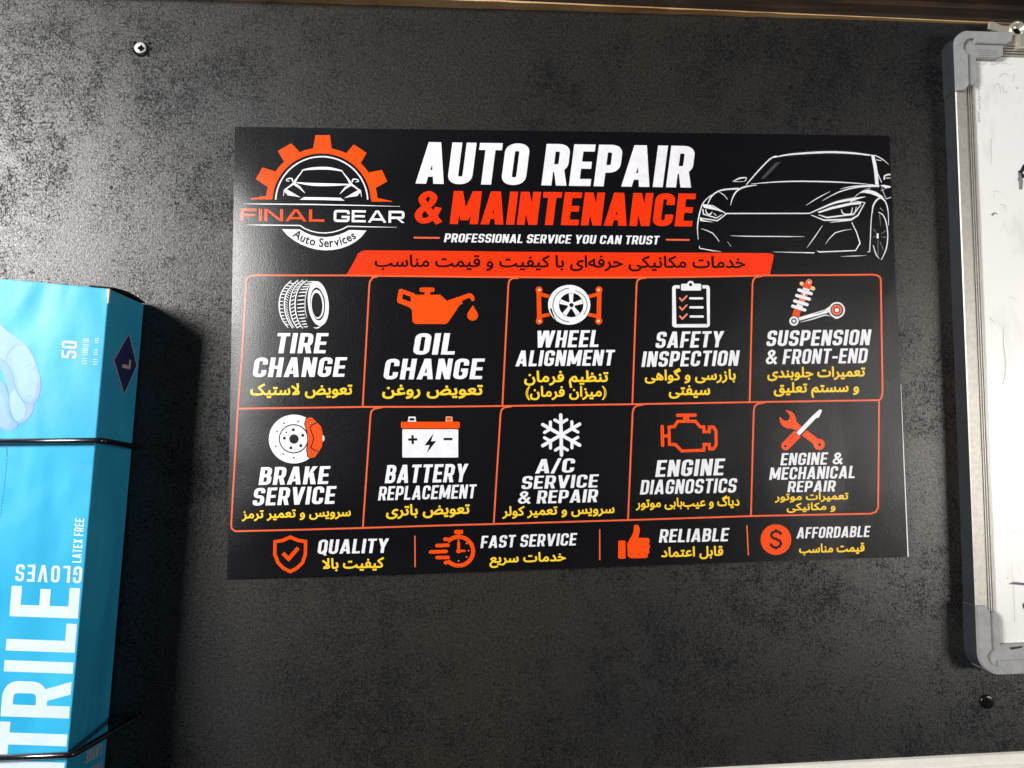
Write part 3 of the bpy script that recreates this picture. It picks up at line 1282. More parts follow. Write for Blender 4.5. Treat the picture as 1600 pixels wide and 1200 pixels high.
def ic_wheel(A):
    A.frame(780, 420, 4.848)
    for s, o in ((1, 0), (-1, 1058)):
        def f(p):
            return [(o + s * q[0], q[1]) for q in p]
        A.stroke(f([(300, 165), (304, 395)]), 34, ORANGE)
        A.circ(f([(302, 160)])[0], 26, ORANGE)
        A.circ(f([(304, 396)])[0], 26, ORANGE)
        A.circ(f([(304, 160)])[0], 10, CREAM, 16)
        A.circ(f([(306, 396)])[0], 10, CREAM, 16)
        A.stroke(f([(318, 194), (385, 212)]), 26, ORANGE)
        A.stroke(f([(318, 360), (385, 345)]), 26, ORANGE)
    A.ell((527, 273), 165, 158, None)
    A.ell((530, 273), 160, 151, WHITE, 56)
    A.ring((540, 275), 133, 128, 6, INK, 95, 265)
    A.ring((548, 275), 118, 112, 5, INK, 285, 400)
    A.stroke([(390, 300, 14), (405, 345, 12), (430, 390, 3)], 0, INK, smooth=3)
    A.circ((545, 275), 92, INK, 48)
    for k in range(5):
        a = math.radians(-90 + 72 * k)
        A.stroke([(545 + 20 * math.cos(a), 275 + 20 * math.sin(a), 24), (545 + 88 * math.cos(a), 275 + 88 * math.sin(a), 36)], 0, WHITE)
    A.circ((545, 275), 28, WHITE, 28)
    A.circ((547, 275), 16, INK, 20)


def ic_clip(A):
    A.frame(980, 420, 5.4545)
    A.rr(383, 140, 704, 500, 26, WHITE)
    A.poly([(412, 168), (675, 168), (681, 470), (419, 472)], None)
    A.rr(448, 120, 640, 196, 10, None)
    A.circ((540, 134), 36, None)
    A.rr(458, 128, 630, 186, 10, WHITE)
    A.circ((540, 134), 31, WHITE)
    A.circ((540, 135), 14, None)
    for k, dy in enumerate((0, 77, 155)):
        A.stroke([(447 + k, 250 + dy), (467 + k, 273 + dy), (507 + k, 232 + dy)], 15, SALMON, round_=True)
        A.stroke([(536 + k * 2, 252 + dy), (640 + k * 2, 252 + dy)], 19, WHITE, round_=True)


def ic_susp(A):
    A.frame(1225, 430, 14.12)
    A.circ((550, 155), 70, SALMON)
    A.circ((550, 155), 46, RED)
    A.circ((550, 160), 26, WHITE, 20)
    A.stroke([(385, 185), (645, 297)], 86, CREAM, round_=True)
    A.stroke([(420, 198), (590, 270)], 86, ORANGE)
    A.stroke([(415, 285), (562, 335)], 44, WHITE)
    A.stroke([(375, 405), (512, 450)], 62, SALMON)
    A.stroke([(425, 420), (460, 432)], 62, WHITE)
    A.stroke([(330, 532), (462, 575)], 56, SALMON)
    A.stroke([(280, 652), (410, 697)], 52, WHITE)
    for a, b in (((325, 326), (600, 408)), ((277, 448), (556, 530)), ((232, 568), (508, 650)), ((188, 683), (456, 768))):
        A.stroke([a, b], 70, WHITE, round_=True)
    A.stroke([(298, 765), (252, 912)], 155, ORANGE)
    A.poly([(315, 935), (900, 760), (1000, 690), (1060, 760), (960, 832), (330, 1005)], WHITE)
    A.stroke([(640, 862, 6), (780, 825, 14), (925, 775, 6)], 0, INK)
    A.stroke([(355, 1036, 6), (600, 977, 24), (860, 892, 26), (950, 885, 18), (1025, 912, 5)], 0, WHITE, smooth=3)
    A.circ((218, 1012), 122, None)
    A.circ((218, 1012), 104, WHITE)
    A.circ((218, 1012), 62, INK)
    A.circ((218, 1012), 34, WHITE, 20)
    A.circ((1165, 770), 178, WHITE, 44)
    A.circ((1165, 770), 142, INK, 40)
    A.circ((1162, 768), 115, SALMON, 40)
    A.circ((1162, 768), 92, ORANGE, 36)
    A.circ((1162, 768), 64, INK, 28)
    A.circ((1164, 770), 46, WHITE, 24)
    A.poly([(1110, 930), (1220, 930), (1200, 960), (1120, 960)], WHITE)


def ic_brake(A):
    A.frame(350, 620, 4.848)
    A.ell((530, 320), 190, 185, WHITE, 64)
    A.ell((528, 318), 113, 111, INK, 48)
    A.ell((528, 318), 104, 102, WHITE, 48)
    A.ell((530, 320), 36, 36, INK, 28)
    for c in ((525, 250), (597, 292), (582, 370), (507, 387), (458, 313)):
        A.circ(c, 12, INK, 16)
    for c in ((473, 270), (455, 200), (562, 186), (402, 262), (393, 375), (447, 433), (530, 462)):
        A.circ(c, 7, INK, 12)
    cal = [(650, 155), (668, 160), (692, 182), (735, 225), (746, 270), (752, 320), (740, 380), (715, 420), (690, 455), (660, 463), (637, 450), (630, 400), (640, 340), (635, 280), (615, 205), (625, 168)]
    A.stroke(cal, 16, INK, closed=True)
    A.poly(cal, ORANGE)
    A.stroke([(708, 193, 8), (665, 215, 9), (652, 232, 9), (668, 280, 9), (680, 320, 9), (668, 360, 9), (656, 385, 9), (685, 402, 8), (716, 416, 8)], 0, MAROON)
    A.circ((655, 200), 12, MAROON, 14)
    A.circ((655, 200), 6, CREAM, 10)
    A.circ((671, 420), 11, MAROON, 14)
    A.circ((671, 420), 6, SALMON, 10)
    A.ell((754, 314), 7, 22, WHITE, 14)


def ic_battery(A):
    A.frame(560, 620, 5.7125)
    A.rr(392, 290, 891, 542, 8, WHITE)
    A.rr(380, 223, 905, 282, 12, ORANGE)
    A.rr(446, 177, 511, 214, 6, WHITE)
    A.rr(457, 190, 500, 214, 3, None)
    A.stroke([(440, 217), (517, 217)], 9, WHITE)
    A.rr(780, 177, 838, 214, 6, CREAM)
    A.rr(786, 183, 832, 212, 3, ORANGE)
    A.stroke([(775, 217), (844, 217)], 8, SALMON)
    A.stroke([(444, 382), (525, 380)], 21, INK)
    A.stroke([(484, 342), (485, 422)], 21, INK)
    A.stroke([(760, 377), (840, 377)], 21, INK)
    A.poly([(674, 322), (590, 434), (636, 430), (610, 503), (695, 394), (648, 398)], INK)


def ic_snow(A):
    A.frame(760, 620, 5.7125)
    c = (667, 340)
    ends = [(663, 162), (670, 520), (832, 244), (832, 432), (503, 248), (503, 436)]
    for e in ends:
        A.stroke([c, e], 31, WHITE, round_=True)
        dx, dy = e[0] - c[0], e[1] - c[1]
        L = math.hypot(dx, dy)
        ux, uy = dx / L, dy / L
        b = (c[0] + ux * L * .58, c[1] + uy * L * .58)
        for s in (1, -1):
            a = math.radians(60 * s)
            vx, vy = ux * math.cos(a) - uy * math.sin(a), ux * math.sin(a) + uy * math.cos(a)
            A.stroke([b, (b[0] + vx * 62, b[1] + vy * 62)], 27, WHITE, round_=True)


def ic_engine(A):
    A.frame(970, 620, 6)
    A.stroke([(452, 283), (502, 280), (532, 231), (700, 229), (742, 281), (778, 281), (779, 328), (828, 328), (830, 283), (868, 283), (892, 320), (893, 450), (868, 489),
              (832, 489), (829, 446), (780, 446), (779, 500), (572, 508), (512, 448), (455, 446)], 28, ORANGE, closed=True)
    A.stroke([(388, 278), (392, 454)], 31, ORANGE, round_=True)
    A.stroke([(390, 368), (455, 366)], 28, ORANGE)
    A.stroke([(532, 173), (696, 171)], 31, ORANGE, round_=True)
    A.stroke([(612, 172), (612, 236)], 56, ORANGE)


def ic_tools(A):
    A.frame(1150, 620, 5.714)
    A.stroke([(530, 262), (735, 415)], 62, ORANGE)
    A.poly([(440, 124), (458, 120), (488, 130), (515, 150), (534, 188), (538, 222), (578, 262), (540, 302), (500, 284), (455, 281), (420, 264), (396, 232), (386, 190),
            (392, 182), (404, 188), (418, 206), (440, 216), (462, 212), (480, 194), (480, 168), (464, 142)], ORANGE)
    A.circ((742, 425), 50, ORANGE)
    A.circ((746, 428), 14, MAROON, 18)
    A.stroke([(535, 355), (740, 145)], 58, None)
    A.stroke([(560, 328), (445, 438)], 98, None)
    A.stroke([(553, 332), (700, 178)], 38, WHITE)
    A.poly([(688, 165), (738, 118), (757, 112), (767, 122), (760, 142), (738, 186), (716, 190), (700, 194), (684, 182)], WHITE)
    A.stroke([(549, 330), (443, 438)], 78, ORANGE)
    A.circ((443, 438), 39, ORANGE)
    A.stroke([(540, 322), (470, 395)], 5, MAROON)
    A.circ((440, 440), 12, MAROON, 18)


service('service_panel', [('TIRE', (429, 552), (508.4, 552), 31.5), ('CHANGE', (394.3, 589.3), (537.7, 588.7), 30.5)],
        [('تعویض لاستیک', 391.9, 550, 617, 616, 17)], ic_tire)
service('service_panel', [('OIL', (644.7, 554.2), (709.9, 554), 33.4), ('CHANGE', (598.3, 592.9), (752.6, 592.4), 32.2)],
        [('تعویض روغن', 597.8, 753.6, 617, 616.5, 17)], ic_oil)
service('service_panel', [('WHEEL', (835.7, 543.2), (934.7, 542.2), 26.4), ('ALIGNMENT', (805.2, 572.4), (957.4, 571.2), 24.6)],
        [('تنظیم فرمان', 819.6, 949.8, 596.6, 596, 16.6), ('(میزان فرمان)', 821.9, 947, 619.6, 619, 15.6)], ic_wheel)
service('service_panel', [('SAFETY', (1023.5, 543.8), (1128, 542.6), 25.3), ('INSPECTION', (1002, 573.4), (1152.3, 571.5), 24.1)],
        [('بازرسی و گواهی', 1008, 1149, 594, 592.8, 15.6), ('سیفتی', 1045.5, 1108.9, 617, 616.5, 16.5)], ic_clip)
service('service_panel', [('SUSPENSION', (1196.7, 541), (1358, 539.2), 24.5), ('& FRONT-END', (1195.2, 569.4), (1353.4, 567.2), 23.2)],
        [('تعمیرات جلوبندی', 1199.4, 1351, 590, 587.6, 15.2), ('و سستم تعلیق', 1209.5, 1341.5, 613.4, 611.6, 15.2)], ic_susp)
service('service_panel', [('BRAKE', (404, 757.8), (512.3, 756.1), 27.8), ('SERVICE', (394.3, 790.2), (522.2, 787.1), 27.6)],
        [('سرویس و تعمیر ترمز', 378.3, 547.6, 809.8, 806, 13.5)], ic_brake)
service('service_panel', [('BATTERY', (601.1, 755.1), (728, 753), 28.4), ('REPLACEMENT', (590.6, 781.9), (742, 778.4), 21.6)],
        [('تعویض باتری', 603.8, 733.3, 805.6, 802, 16)], ic_battery)
service('service_panel', [('A/C', (836.1, 739.9), (896.2, 738.2), 22.2), ('SERVICE', (814.3, 764.4), (933, 761.4), 20.3), ('& REPAIR', (808.1, 787.5), (932.4, 784.5), 20.2)],
        [('سرویس و تعمیر کولر', 785.4, 959.6, 805.8, 801.2, 14)], ic_snow)
service('service_panel', [('ENGINE', (1023.7, 745.3), (1129.5, 742.5), 26), ('DIAGNOSTICS', (999.7, 772.8), (1149.2, 769.7), 22.6)],
        [('دیاگ و عیب\u200cبابی موتور', 994, 1155, 792.8, 789.6, 13.5)], ic_engine)
service('service_panel', [('ENGINE &', (1219, 727.1), (1315.4, 725.5), 19), ('MECHANICAL', (1201.6, 749.9), (1335, 747), 19.3), ('REPAIR', (1230, 769.1), (1304, 767.9), 17.2)],
        [('تعمیرات موتور', 1211, 1325, 781.6, 779.8, 11), ('و مکانیکی', 1229.6, 1304.9, 797.4, 796, 11)], ic_tools)


def ic_shield(A):
    A.frame(340, 800, 5)
    A.stroke([(568, 196), (630, 222), (688, 230), (686, 330), (664, 396), (620, 438), (568, 466), (514, 438), (473, 396), (447, 330), (449, 232), (510, 222)], 26, ORANGE, closed=True)
    A.stroke([(510, 322), (555, 366), (630, 280)], 30, ORANGE)


def ic_watch(A):
    A.frame(640, 800, 5)
    A.ring((383, 306), 113, 112, 31, ORANGE, -138, 138)
    A.rr(350, 139, 418, 171, 8, ORANGE)
    A.poly([(371, 165), (398, 165), (398, 200), (371, 200)], ORANGE)
    A.stroke([(278, 213), (292, 214)], 30, ORANGE, round_=True)
    A.stroke([(215, 262), (300, 259)], 28, ORANGE, round_=True)
    A.stroke([(165, 312), (285, 308)], 28, ORANGE, round_=True)
    A.stroke([(215, 356), (300, 354)], 27, ORANGE, round_=True)
    A.stroke([(280, 395), (294, 393)], 28, ORANGE, round_=True)
    A.stroke([(383, 305), (383, 242)], 22, ORANGE, round_=True)
    A.stroke([(383, 305), (428, 303)], 18, ORANGE, round_=True)
    A.circ((383, 305), 18, ORANGE, 16)
    for c in ((383, 222), (460, 302), (383, 382), (445, 245), (445, 350)):
        A.circ(c, 6, SALMON, 10)


def ic_thumb(A):
    A.frame(920, 800, 3.137)
    A.rr(144, 140, 180, 229, 6, ORANGE)
    A.poly([(188, 155), (196, 140), (213, 112), (220, 92), (221, 68), (230, 60), (243, 66), (250, 80), (249, 98), (242, 126), (290, 127), (299, 136), (297, 150), (292, 155), (299, 162),
            (300, 174), (293, 182), (297, 190), (296, 202), (287, 208), (290, 217), (284, 225), (206, 227), (190, 215)], ORANGE)


def ic_dollar(A):
    A.frame(920, 800, 3.137)
    A.circ((917, 135), 75, ORANGE, 48)
    A.stroke([(942, 112, 13), (935, 100, 13), (917, 95, 13), (899, 101, 13), (894, 115, 13), (903, 127, 13), (918, 133, 13), (934, 141, 13), (941, 154, 13), (934, 168, 13), (917, 174, 13), (898, 168, 13), (891, 154, 13)],
             0, INK, smooth=3)
    A.stroke([(917, 84), (917, 98)], 12, INK)
    A.stroke([(917, 170), (917, 184)], 12, INK)


service('promise_panel', [('QUALITY', (495.6, 865.8), (605, 863.6), 22.4)], [('کیفیت بالا', 504, 599.4, 888.4, 886.4, 15.5)], ic_shield)
service('promise_panel', [('FAST SERVICE', (750.6, 856.6), (899.4, 852), 19.2)], [('خدمات سریع', 765.4, 883.4, 879.2, 876, 14)], ic_watch)
service('promise_panel', [('RELIABLE', (1029.3, 847.8), (1136.8, 845.6), 20.7)], [('قابل اعتماد', 1033.8, 1129.4, 870.2, 867.6, 14.5)], ic_thumb)
service('promise_panel', [('AFFORDABLE', (1244.2, 841.4), (1357.7, 838.9), 17.3)], [('قیمت مناسب', 1249, 1350.3, 863.8, 861.2, 13)], ic_dollar)

# ================================================================ GLOVE BOX
BD = 0.053            # front face stands this far off the wall
TR = px(171, 451, BD)
BR = px(105, 1195, BD)
vdir = (BR - TR)
vdir /= np.linalg.norm(vdir)
SIDE_N = np.array([-vdir[2], 0, vdir[0]])
if SIDE_N[0] < 0:
    SIDE_N = -SIDE_N
udir = px(0, 435, BD) - TR     # along the top edge, away from the corner (the carton is a little racked)
udir /= np.linalg.norm(udir)
BW, BH = 0.125, 0.325
GAP = 0.002
FR = BD - GAP


def box_front(x, y, layer):
    p = px(x, y, BD + layer * 0.00012)
    return p, np.array([0.0, -1.0, 0.0])




def box_side(x, y, layer):
    r = ray(x, y)
    o = TR + SIDE_N * layer * 0.00012
    k = np.dot(o - CAM, SIDE_N) / np.dot(r, SIDE_N)
    return CAM + k * r, SIDE_N


def carton_material():
    m, nt, b = nt_new('cyan_carton')
    v = coords(nt)
    f = noise(nt, v, 30.0, 3, 0.5)
    c = ramp(nt, f, [(0.3, (0.022, 0.37, 0.66)), (0.7, (0.035, 0.43, 0.70))]).outputs[0]
    nt.links.new(c, b.inputs['Base Color'])
    b.inputs['Roughness'].default_value = 0.40
    b.inputs['Specular IOR Level'].default_value = 0.36
    n1 = bump(nt, noise(nt, v, 260.0, 3, 0.6), 0.11, 0.0006, None)
    bump(nt, noise(nt, coords(nt, (1, 1, .6), (0, .5, 0)), 17.0, 2, 0.5, 0.4), 0.55, 0.010, b, n1)
    return m


CARTON = carton_material()
CARDBOARD = simple('carton_edge', (0.50, 0.52, 0.46), 0.8)
PALE = print_mat('carton_ink_white', (0.62, 0.74, 0.86), 0.34, grain=0.35)
PINK = print_mat('carton_ink_pale_pink', (0.62, 0.50, 0.50), 0.34, grain=0.35)
PINK2 = print_mat('carton_ink_faint_pink', (0.46, 0.60, 0.74), 0.34, grain=0.35)
NAVY = print_mat('carton_ink_navy', (0.020, 0.030, 0.12), 0.4, grain=0.35)
GLOVE = [print_mat('carton_ink_glove_%s' % n, c, 0.42, grain=0.35) for n, c in
         (('pale', (0.25, 0.43, 0.68)), ('light', (0.29, 0.48, 0.72)), ('mid', (0.19, 0.38, 0.66)), ('lilac', (0.27, 0.37, 0.63)), ('line', (0.15, 0.29, 0.54)))]
SEAM = print_mat('carton_crease', (0.012, 0.20, 0.38), 0.6)

base = TR + vdir * BH + udir * BW * 0.5
gbox = empty('glove_box', (0, 0, 0), 'bright cyan cardboard box of nitrile gloves held upright by black wire', 'box')
# shell: bevelled carton, slightly bellied front
bm = bmesh.new()
NU, NV = 10, 24


def cpt(u, v, d):
    p = TR + udir * u * BW + vdir * v * BH
    return Vector((p[0], -GAP - d, p[2]))


cor = [cpt(0, 0, 0), cpt(1, 0, 0), cpt(1, 1, 0), cpt(0, 1, 0), cpt(0, 0, FR), cpt(1, 0, FR), cpt(1, 1, FR), cpt(0, 1, FR)]
vv = [bm.verts.new(c) for c in cor]
for f in ((0, 1, 2, 3), (4, 7, 6, 5), (0, 4, 5, 1), (1, 5, 6, 2), (2, 6, 7, 3), (3, 7, 4, 0)):
    bm.faces.new([vv[i] for i in f])
bmesh.ops.recalc_face_normals(bm, faces=bm.faces)
bmesh.ops.bevel(bm, geom=list(bm.edges), offset=0.0009, segments=3, affect='EDGES', profile=0.6)
from_bm('carton', bm, CARTON, gbox)

# open flap edge at the top: the slot's shade painted as dark card, and a frayed front corner
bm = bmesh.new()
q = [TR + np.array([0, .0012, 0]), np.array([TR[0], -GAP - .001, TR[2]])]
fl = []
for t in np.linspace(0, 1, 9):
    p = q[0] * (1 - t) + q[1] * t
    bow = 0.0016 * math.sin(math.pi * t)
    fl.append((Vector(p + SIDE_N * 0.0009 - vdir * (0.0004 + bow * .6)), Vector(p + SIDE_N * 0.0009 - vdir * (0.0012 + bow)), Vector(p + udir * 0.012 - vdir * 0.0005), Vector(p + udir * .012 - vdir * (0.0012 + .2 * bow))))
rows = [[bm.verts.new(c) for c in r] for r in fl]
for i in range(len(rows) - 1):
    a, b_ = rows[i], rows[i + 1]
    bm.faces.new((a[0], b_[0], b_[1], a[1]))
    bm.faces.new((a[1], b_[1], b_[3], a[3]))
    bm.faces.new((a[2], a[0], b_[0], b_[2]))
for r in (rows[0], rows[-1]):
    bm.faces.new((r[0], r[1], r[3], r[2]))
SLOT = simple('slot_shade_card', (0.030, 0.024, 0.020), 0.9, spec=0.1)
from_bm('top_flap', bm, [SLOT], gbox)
bm = bmesh.new()
rnd = random.Random(3)
prev = None
for i in range(9):
    t = i / 8
    p = TR + vdir * (0.0002 + 0.0085 * t)
    w = 0.0010 * (1 - t) + 0.0003 + rnd.uniform(0, .0004)
    a = bm.verts.new(Vector(p + udir * w + np.array([0, -0.00035, 0])))
    c_ = bm.verts.new(Vector(p + SIDE_N * 0.0003 + np.array([0, -0.0004, 0])))
    e = bm.verts.new(Vector(p + SIDE_N * 0.00035 + np.array([0, w * 1.0, 0])))
    if prev:
        bm.faces.new((prev[0], a, c_, prev[1]))
        bm.faces.new((prev[1], c_, e, prev[2]))
    prev = (a, c_, e)
from_bm('worn_corner', bm, [CARDBOARD], gbox)

# printed gloved hand
A = Art().frame(0, 470, 5.455)
# fingers: index (big), middle, ring, thumb wedge
A.poly([(-60, 150), (0, 200), (70, 265), (165, 330), (235, 390), (285, 470), (320, 560), (345, 660), (348, 740), (330, 820), (300, 860), (255, 878), (205, 855), (160, 800), (130, 720), (110, 620), (60, 530), (0, 490), (-60, 470)], GLOVE[0])
A.poly([(90, 450), (140, 390), (200, 380), (255, 430), (290, 520), (310, 620), (322, 720), (306, 800), (262, 855), (215, 838), (170, 770), (140, 660), (115, 560)], GLOVE[1])
A.poly([(345, 660), (348, 740), (330, 820), (300, 860), (262, 878), (300, 800), (318, 700)], GLOVE[3])
A.poly([(200, 870), (255, 880), (290, 872), (285, 930), (250, 990), (200, 1035), (160, 1048), (120, 1020), (90, 960), (72, 880), (75, 800), (60, 720), (20, 600), (-60, 520), (0, 495), (60, 535), (105, 620), (130, 730), (160, 805)], GLOVE[2])
A.poly([(85, 870), (85, 800), (120, 750), (160, 815), (205, 870), (218, 930), (205, 1000), (165, 1038), (125, 1010), (97, 950)], GLOVE[1])
A.poly([(225, 880), (290, 872), (285, 930), (250, 990), (200, 1035), (222, 960)], GLOVE[3])
A.poly([(-60, 640), (0, 680), (45, 720), (68, 800), (70, 880), (85, 960), (115, 1020), (155, 1052), (140, 1085), (95, 1108), (45, 1108), (0, 1080), (-60, 1020)], GLOVE[2])
A.poly([(-60, 760), (0, 780), (40, 850), (55, 960), (85, 1030), (70, 1080), (30, 1088), (0, 1062), (-60, 1000)], GLOVE[0])
A.stroke([(50, 520, 5), (65, 460, 7), (100, 405, 7), (165, 352, 3)], 0, GLOVE[4], smooth=4)
A.stroke([(0, 492, 5), (60, 535, 7), (108, 625, 6), (132, 730, 6), (165, 808, 7), (210, 862, 7), (262, 880, 4)], 0, GLOVE[4], smooth=4)
A.stroke([(0, 682, 5), (45, 722, 7), (70, 810, 7), (74, 890, 7), (98, 975, 7), (155, 1050, 4)], 0, GLOVE[4], smooth=4)
A.stroke([(215, 570, 2), (240, 548, 5), (262, 540, 2)], 0, GLOVE[4], smooth=3)
A.stroke([(215, 840, 2), (232, 815, 5), (275, 805, 2)], 0, GLOVE[4], smooth=3)
A.stroke([(190, 480, 2), (215, 462, 4), (240, 470, 2)], 0, GLOVE[3], smooth=3)
A.stroke([(150, 1030, 2), (175, 1022, 5), (200, 1000, 2)], 0, GLOVE[4], smooth=3)
A.build('hand_picture', box_front, 1, gbox)

# lettering on the carton
ud = (0.083, -1)     # direction up the box in the photo
A = Art()
lettering(A, '50', (120.0, 560.6), (121.0, 533.4), 24, PINK, BOXF, 0, 0.10, up=(-1, -0.07))
A.build('lettering', box_front, 1, gbox)
A = Art().frame(80, 520, 16)
rnd = random.Random(8)
for (x0, x1, ys) in ((770, 905, (640, 700, 770)), (775, 930, (490, 540)), (785, 930, (380, 420, 450)), (790, 945, (290, 330)), (800, 960, (150, 190, 230)),
                     (1090, 1195, (145, 190, 240)), (1060, 1180, (420, 480, 540)), (1040, 1160, (660, 720, 780))):
    for y in ys:
        A.stroke([(x0 + rnd.uniform(-6, 6), y + 10), (x1 + rnd.uniform(-14, 6), y)], 22, PINK2)
A.build('faint_print', box_front, 1, gbox)
A = Art()
lettering(A, 'LATEX FREE', (127.0, 879.5), (132.0, 810.5), 14.6, PALE, BOXF, 0, 0.12, 0.26, up=(-1, -0.05))
A.build('lettering', box_front, 1, gbox)
A = Art()
lettering(A, 'GLOVES', (129.0, 885.0), (25.5, 881.5), 26.5, PALE, BOXF, 0, 0.16, up=(-0.07, 1))
A.build('lettering', box_front, 1, gbox)
# the big word climbs the box
A = Art()


BIGF = Glyphs(0.49, 0.165, 0.15)


def biglet(ch, bl, br, cap):
    lettering(A, ch, bl, br, cap, PALE, BIGF, 0, up=(-1, -0.035))


biglet('E', (121.8, 966.5), (125.3, 919), 107)
biglet('L', (116.8, 1020.0), (120.4, 975), 108)
biglet('I', (113.6, 1052.8), (115.2, 1035.2), 108)
biglet('R', (108.0, 1122.8), (112.0, 1067), 107)
biglet('T', (102.2, 1183.0), (107.4, 1131), 107)
biglet('I', (98.5, 1209.0), (101.5, 1192), 107)
A.build('lettering', box_front, 1, gbox)
# perforated opening line
A = Art().frame(0, 660, 4.285)
P = [(40, 165), (45, 185), (46, 230)]
A.stroke(P, 4, SEAM)
for i in range(18):
    t = i / 18
    y = 245 + 400 * t
    x = 46 - 46 * t ** 1.2
    A.stroke([(x, y), (x - 1.6, y + 13)], 4, SEAM)
A.build('perforation', box_front, 1, gbox)

# side panel print
A = Art().frame(0, 420, 4)
dia = [(807, 402), (858, 606), (776, 790), (710, 570)]
A.poly(dia, PINK)
c_ = (sum(p[0] for p in dia) / 4, sum(p[1] for p in dia) / 4)
A.poly([(c_[0] + (x - c_[0]) * .945, c_[1] + (y - c_[1]) * .958) for x, y in dia], NAVY)
A.build('size_badge', box_side, 1, gbox)
A = Art().frame(0, 420, 4)
A.poly([(766, 596), (806, 603), (809, 568), (820, 570), (814, 628), (762, 618)], PINK)
A.build('lettering', box_side, 2, gbox)
A = Art()
k = 11.43


def z(x, y):
    return (90 + x / k, 1110 + y / k)


lettering(A, 'LARGE', z(800, 585), z(515, 735), 19, PINK, BOXF, 0, 0.16, up=(-0.10, 1.0))
lettering(A, 'LARGE', z(800, 905), z(600, 1010), 19, PINK, BOXF, 0, 0.16, up=(-0.10, 1.0))
A.build('lettering', box_side, 1, gbox)

# ================================================================ WIRE HOLDER
WIRE = simple('black_wire_enamel', (0.006, 0.006, 0.008), 0.22, 0.0, 0.6, 0, var=0.05, coat=0.6)


def tube(bm, pts, r, n=12, closed=False):
    pts = [Vector(p) for p in pts]
    rings = []
    up = Vector((0, 0, 1))
    for i, p in enumerate(pts):
        d = (pts[min(i + 1, len(pts) - 1)] - pts[max(i - 1, 0)]).normalized()
        a = d.cross(up)
        if a.length < 1e-3:
            a = d.cross(Vector((1, 0, 0)))
        a.normalize()
        b = d.cross(a).normalized()
        rings.append([bm.verts.new(p + (a * math.cos(t) + b * math.sin(t)) * r) for t in (2 * math.pi * k / n for k in range(n))])
    for i in range(len(rings) - 1):
        for k in range(n):
            bm.faces.new((rings[i][k], rings[i][(k + 1) % n], rings[i + 1][(k + 1) % n], rings[i + 1][k]))
    bm.faces.new(rings[0][::-1])
    bm.faces.new(rings[-1])


def rounded(pts, r, n=6):
    P = [Vector(p) for p in pts]
    out = [P[0]]
    for i in range(1, len(P) - 1):
        a, p, c = P[i - 1], P[i], P[i + 1]
        d1, d2 = (a - p).normalized(), (c - p).normalized()
        s0, s1 = p + d1 * r, p + d2 * r
        for k in range(n + 1):
            t = k / n
            out.append(s0 * (1 - t) ** 2 + p * 2 * t * (1 - t) + s1 * t * t)
    out.append(P[-1])
    return out


holder = empty('wire_holder', (0, 0, 0), 'black enamelled wire holder wrapped around the cyan glove box', 'holder')
WR = 0.0018
fd = BD + WR + 0.0003
for (a, b, w, far) in (((-60, 690.5), (153.5, 688.2), (214, 698.5), None), ((-60, 1186.5), (106, 1179.5), (205, 1126), None)):
    p0, p1 = px(*a, fd), px(*b, fd)
    p1 = p1 + SIDE_N * (WR + 0.0004)
    p2 = px(*w, 0.006)
    # keep the run beside the carton, clear of it
    dd = np.dot(p2 - TR, SIDE_N)
    if dd < WR + 0.0006:
        p2 = p2 + SIDE_N * (WR + 0.0006 - dd)
    p3 = p2 + np.array([0.0, 0.007, 0.0])
    ctr = rounded([p0, p1, p2, p3], 0.004)
    bm = bmesh.new()
    tube(bm, ctr, WR)
    from_bm('front_wire', bm, WIRE, holder, True)
bm = bmesh.new()
tube(bm, [px(163, 1124.2, 0.004), px(190, 1122.8, 0.0035), px(212, 1121.4, 0.002)], 0.0007, 8)
from_bm('back_wire', bm, WIRE, holder, True)

# ================================================================ WHITEBOARD
FDp = 0.0125
GREYP = simple('grey_corner_plastic', (0.31, 0.315, 0.322), 0.6, bump_scale=900, bump_str=0.15, var=0.14, vscale=120)
ALU = simple('scuffed_aluminium', (0.44, 0.425, 0.385), 0.5, 0.55, 0.5, 0, 0.12, 0.0003, 0.12, 300)
SIDE_SHADE = simple('shaded_frame_side', (0.022, 0.024, 0.029), 0.55, var=0.15)  # shade of the unlit outer side put into its colour


def board_material():
    m, nt, b = nt_new('whiteboard_enamel')
    v = coords(nt)
    sm = noise(nt, coords(nt, (1, 1, .35)), 40, 4, 0.65, 0.6)
    c = ramp(nt, sm, [(0.30, (0.68, 0.685, 0.66)), (0.5, (0.82, 0.82, 0.80))]).outputs[0]
    nt.links.new(c, b.inputs['Base Color'])
    b.inputs['Roughness'].default_value = 0.30
    return m


BOARD = board_material()
TLp = px(1487, 52, FDp)
BLp = px(1524, 1052, FDp)
bz0, bz1 = BLp[2], TLp[2]
bx = px(1511, 600, FDp)[0]
lean = (px(1523, 950, FDp)[0] - px(1492, 150, FDp)[0]) / (px(1492, 150, FDp)[2] - px(1523, 950, FDp)[2])
zc = px(1511, 600, FDp)[2]
BWID = 0.30


def bp(u, z_, d):
    """u metres right of the board's left edge, world height z"""
    return Vector((bx + u - lean * (z_ - zc), -d, z_))


board = empty('whiteboard', (0, 0, 0), 'smudged white marker board in a ridged aluminium frame with grey plastic corners', 'whiteboard')
FWm = px(1544, 600, FDp)[0] - px(1511, 600, FDp)[0]
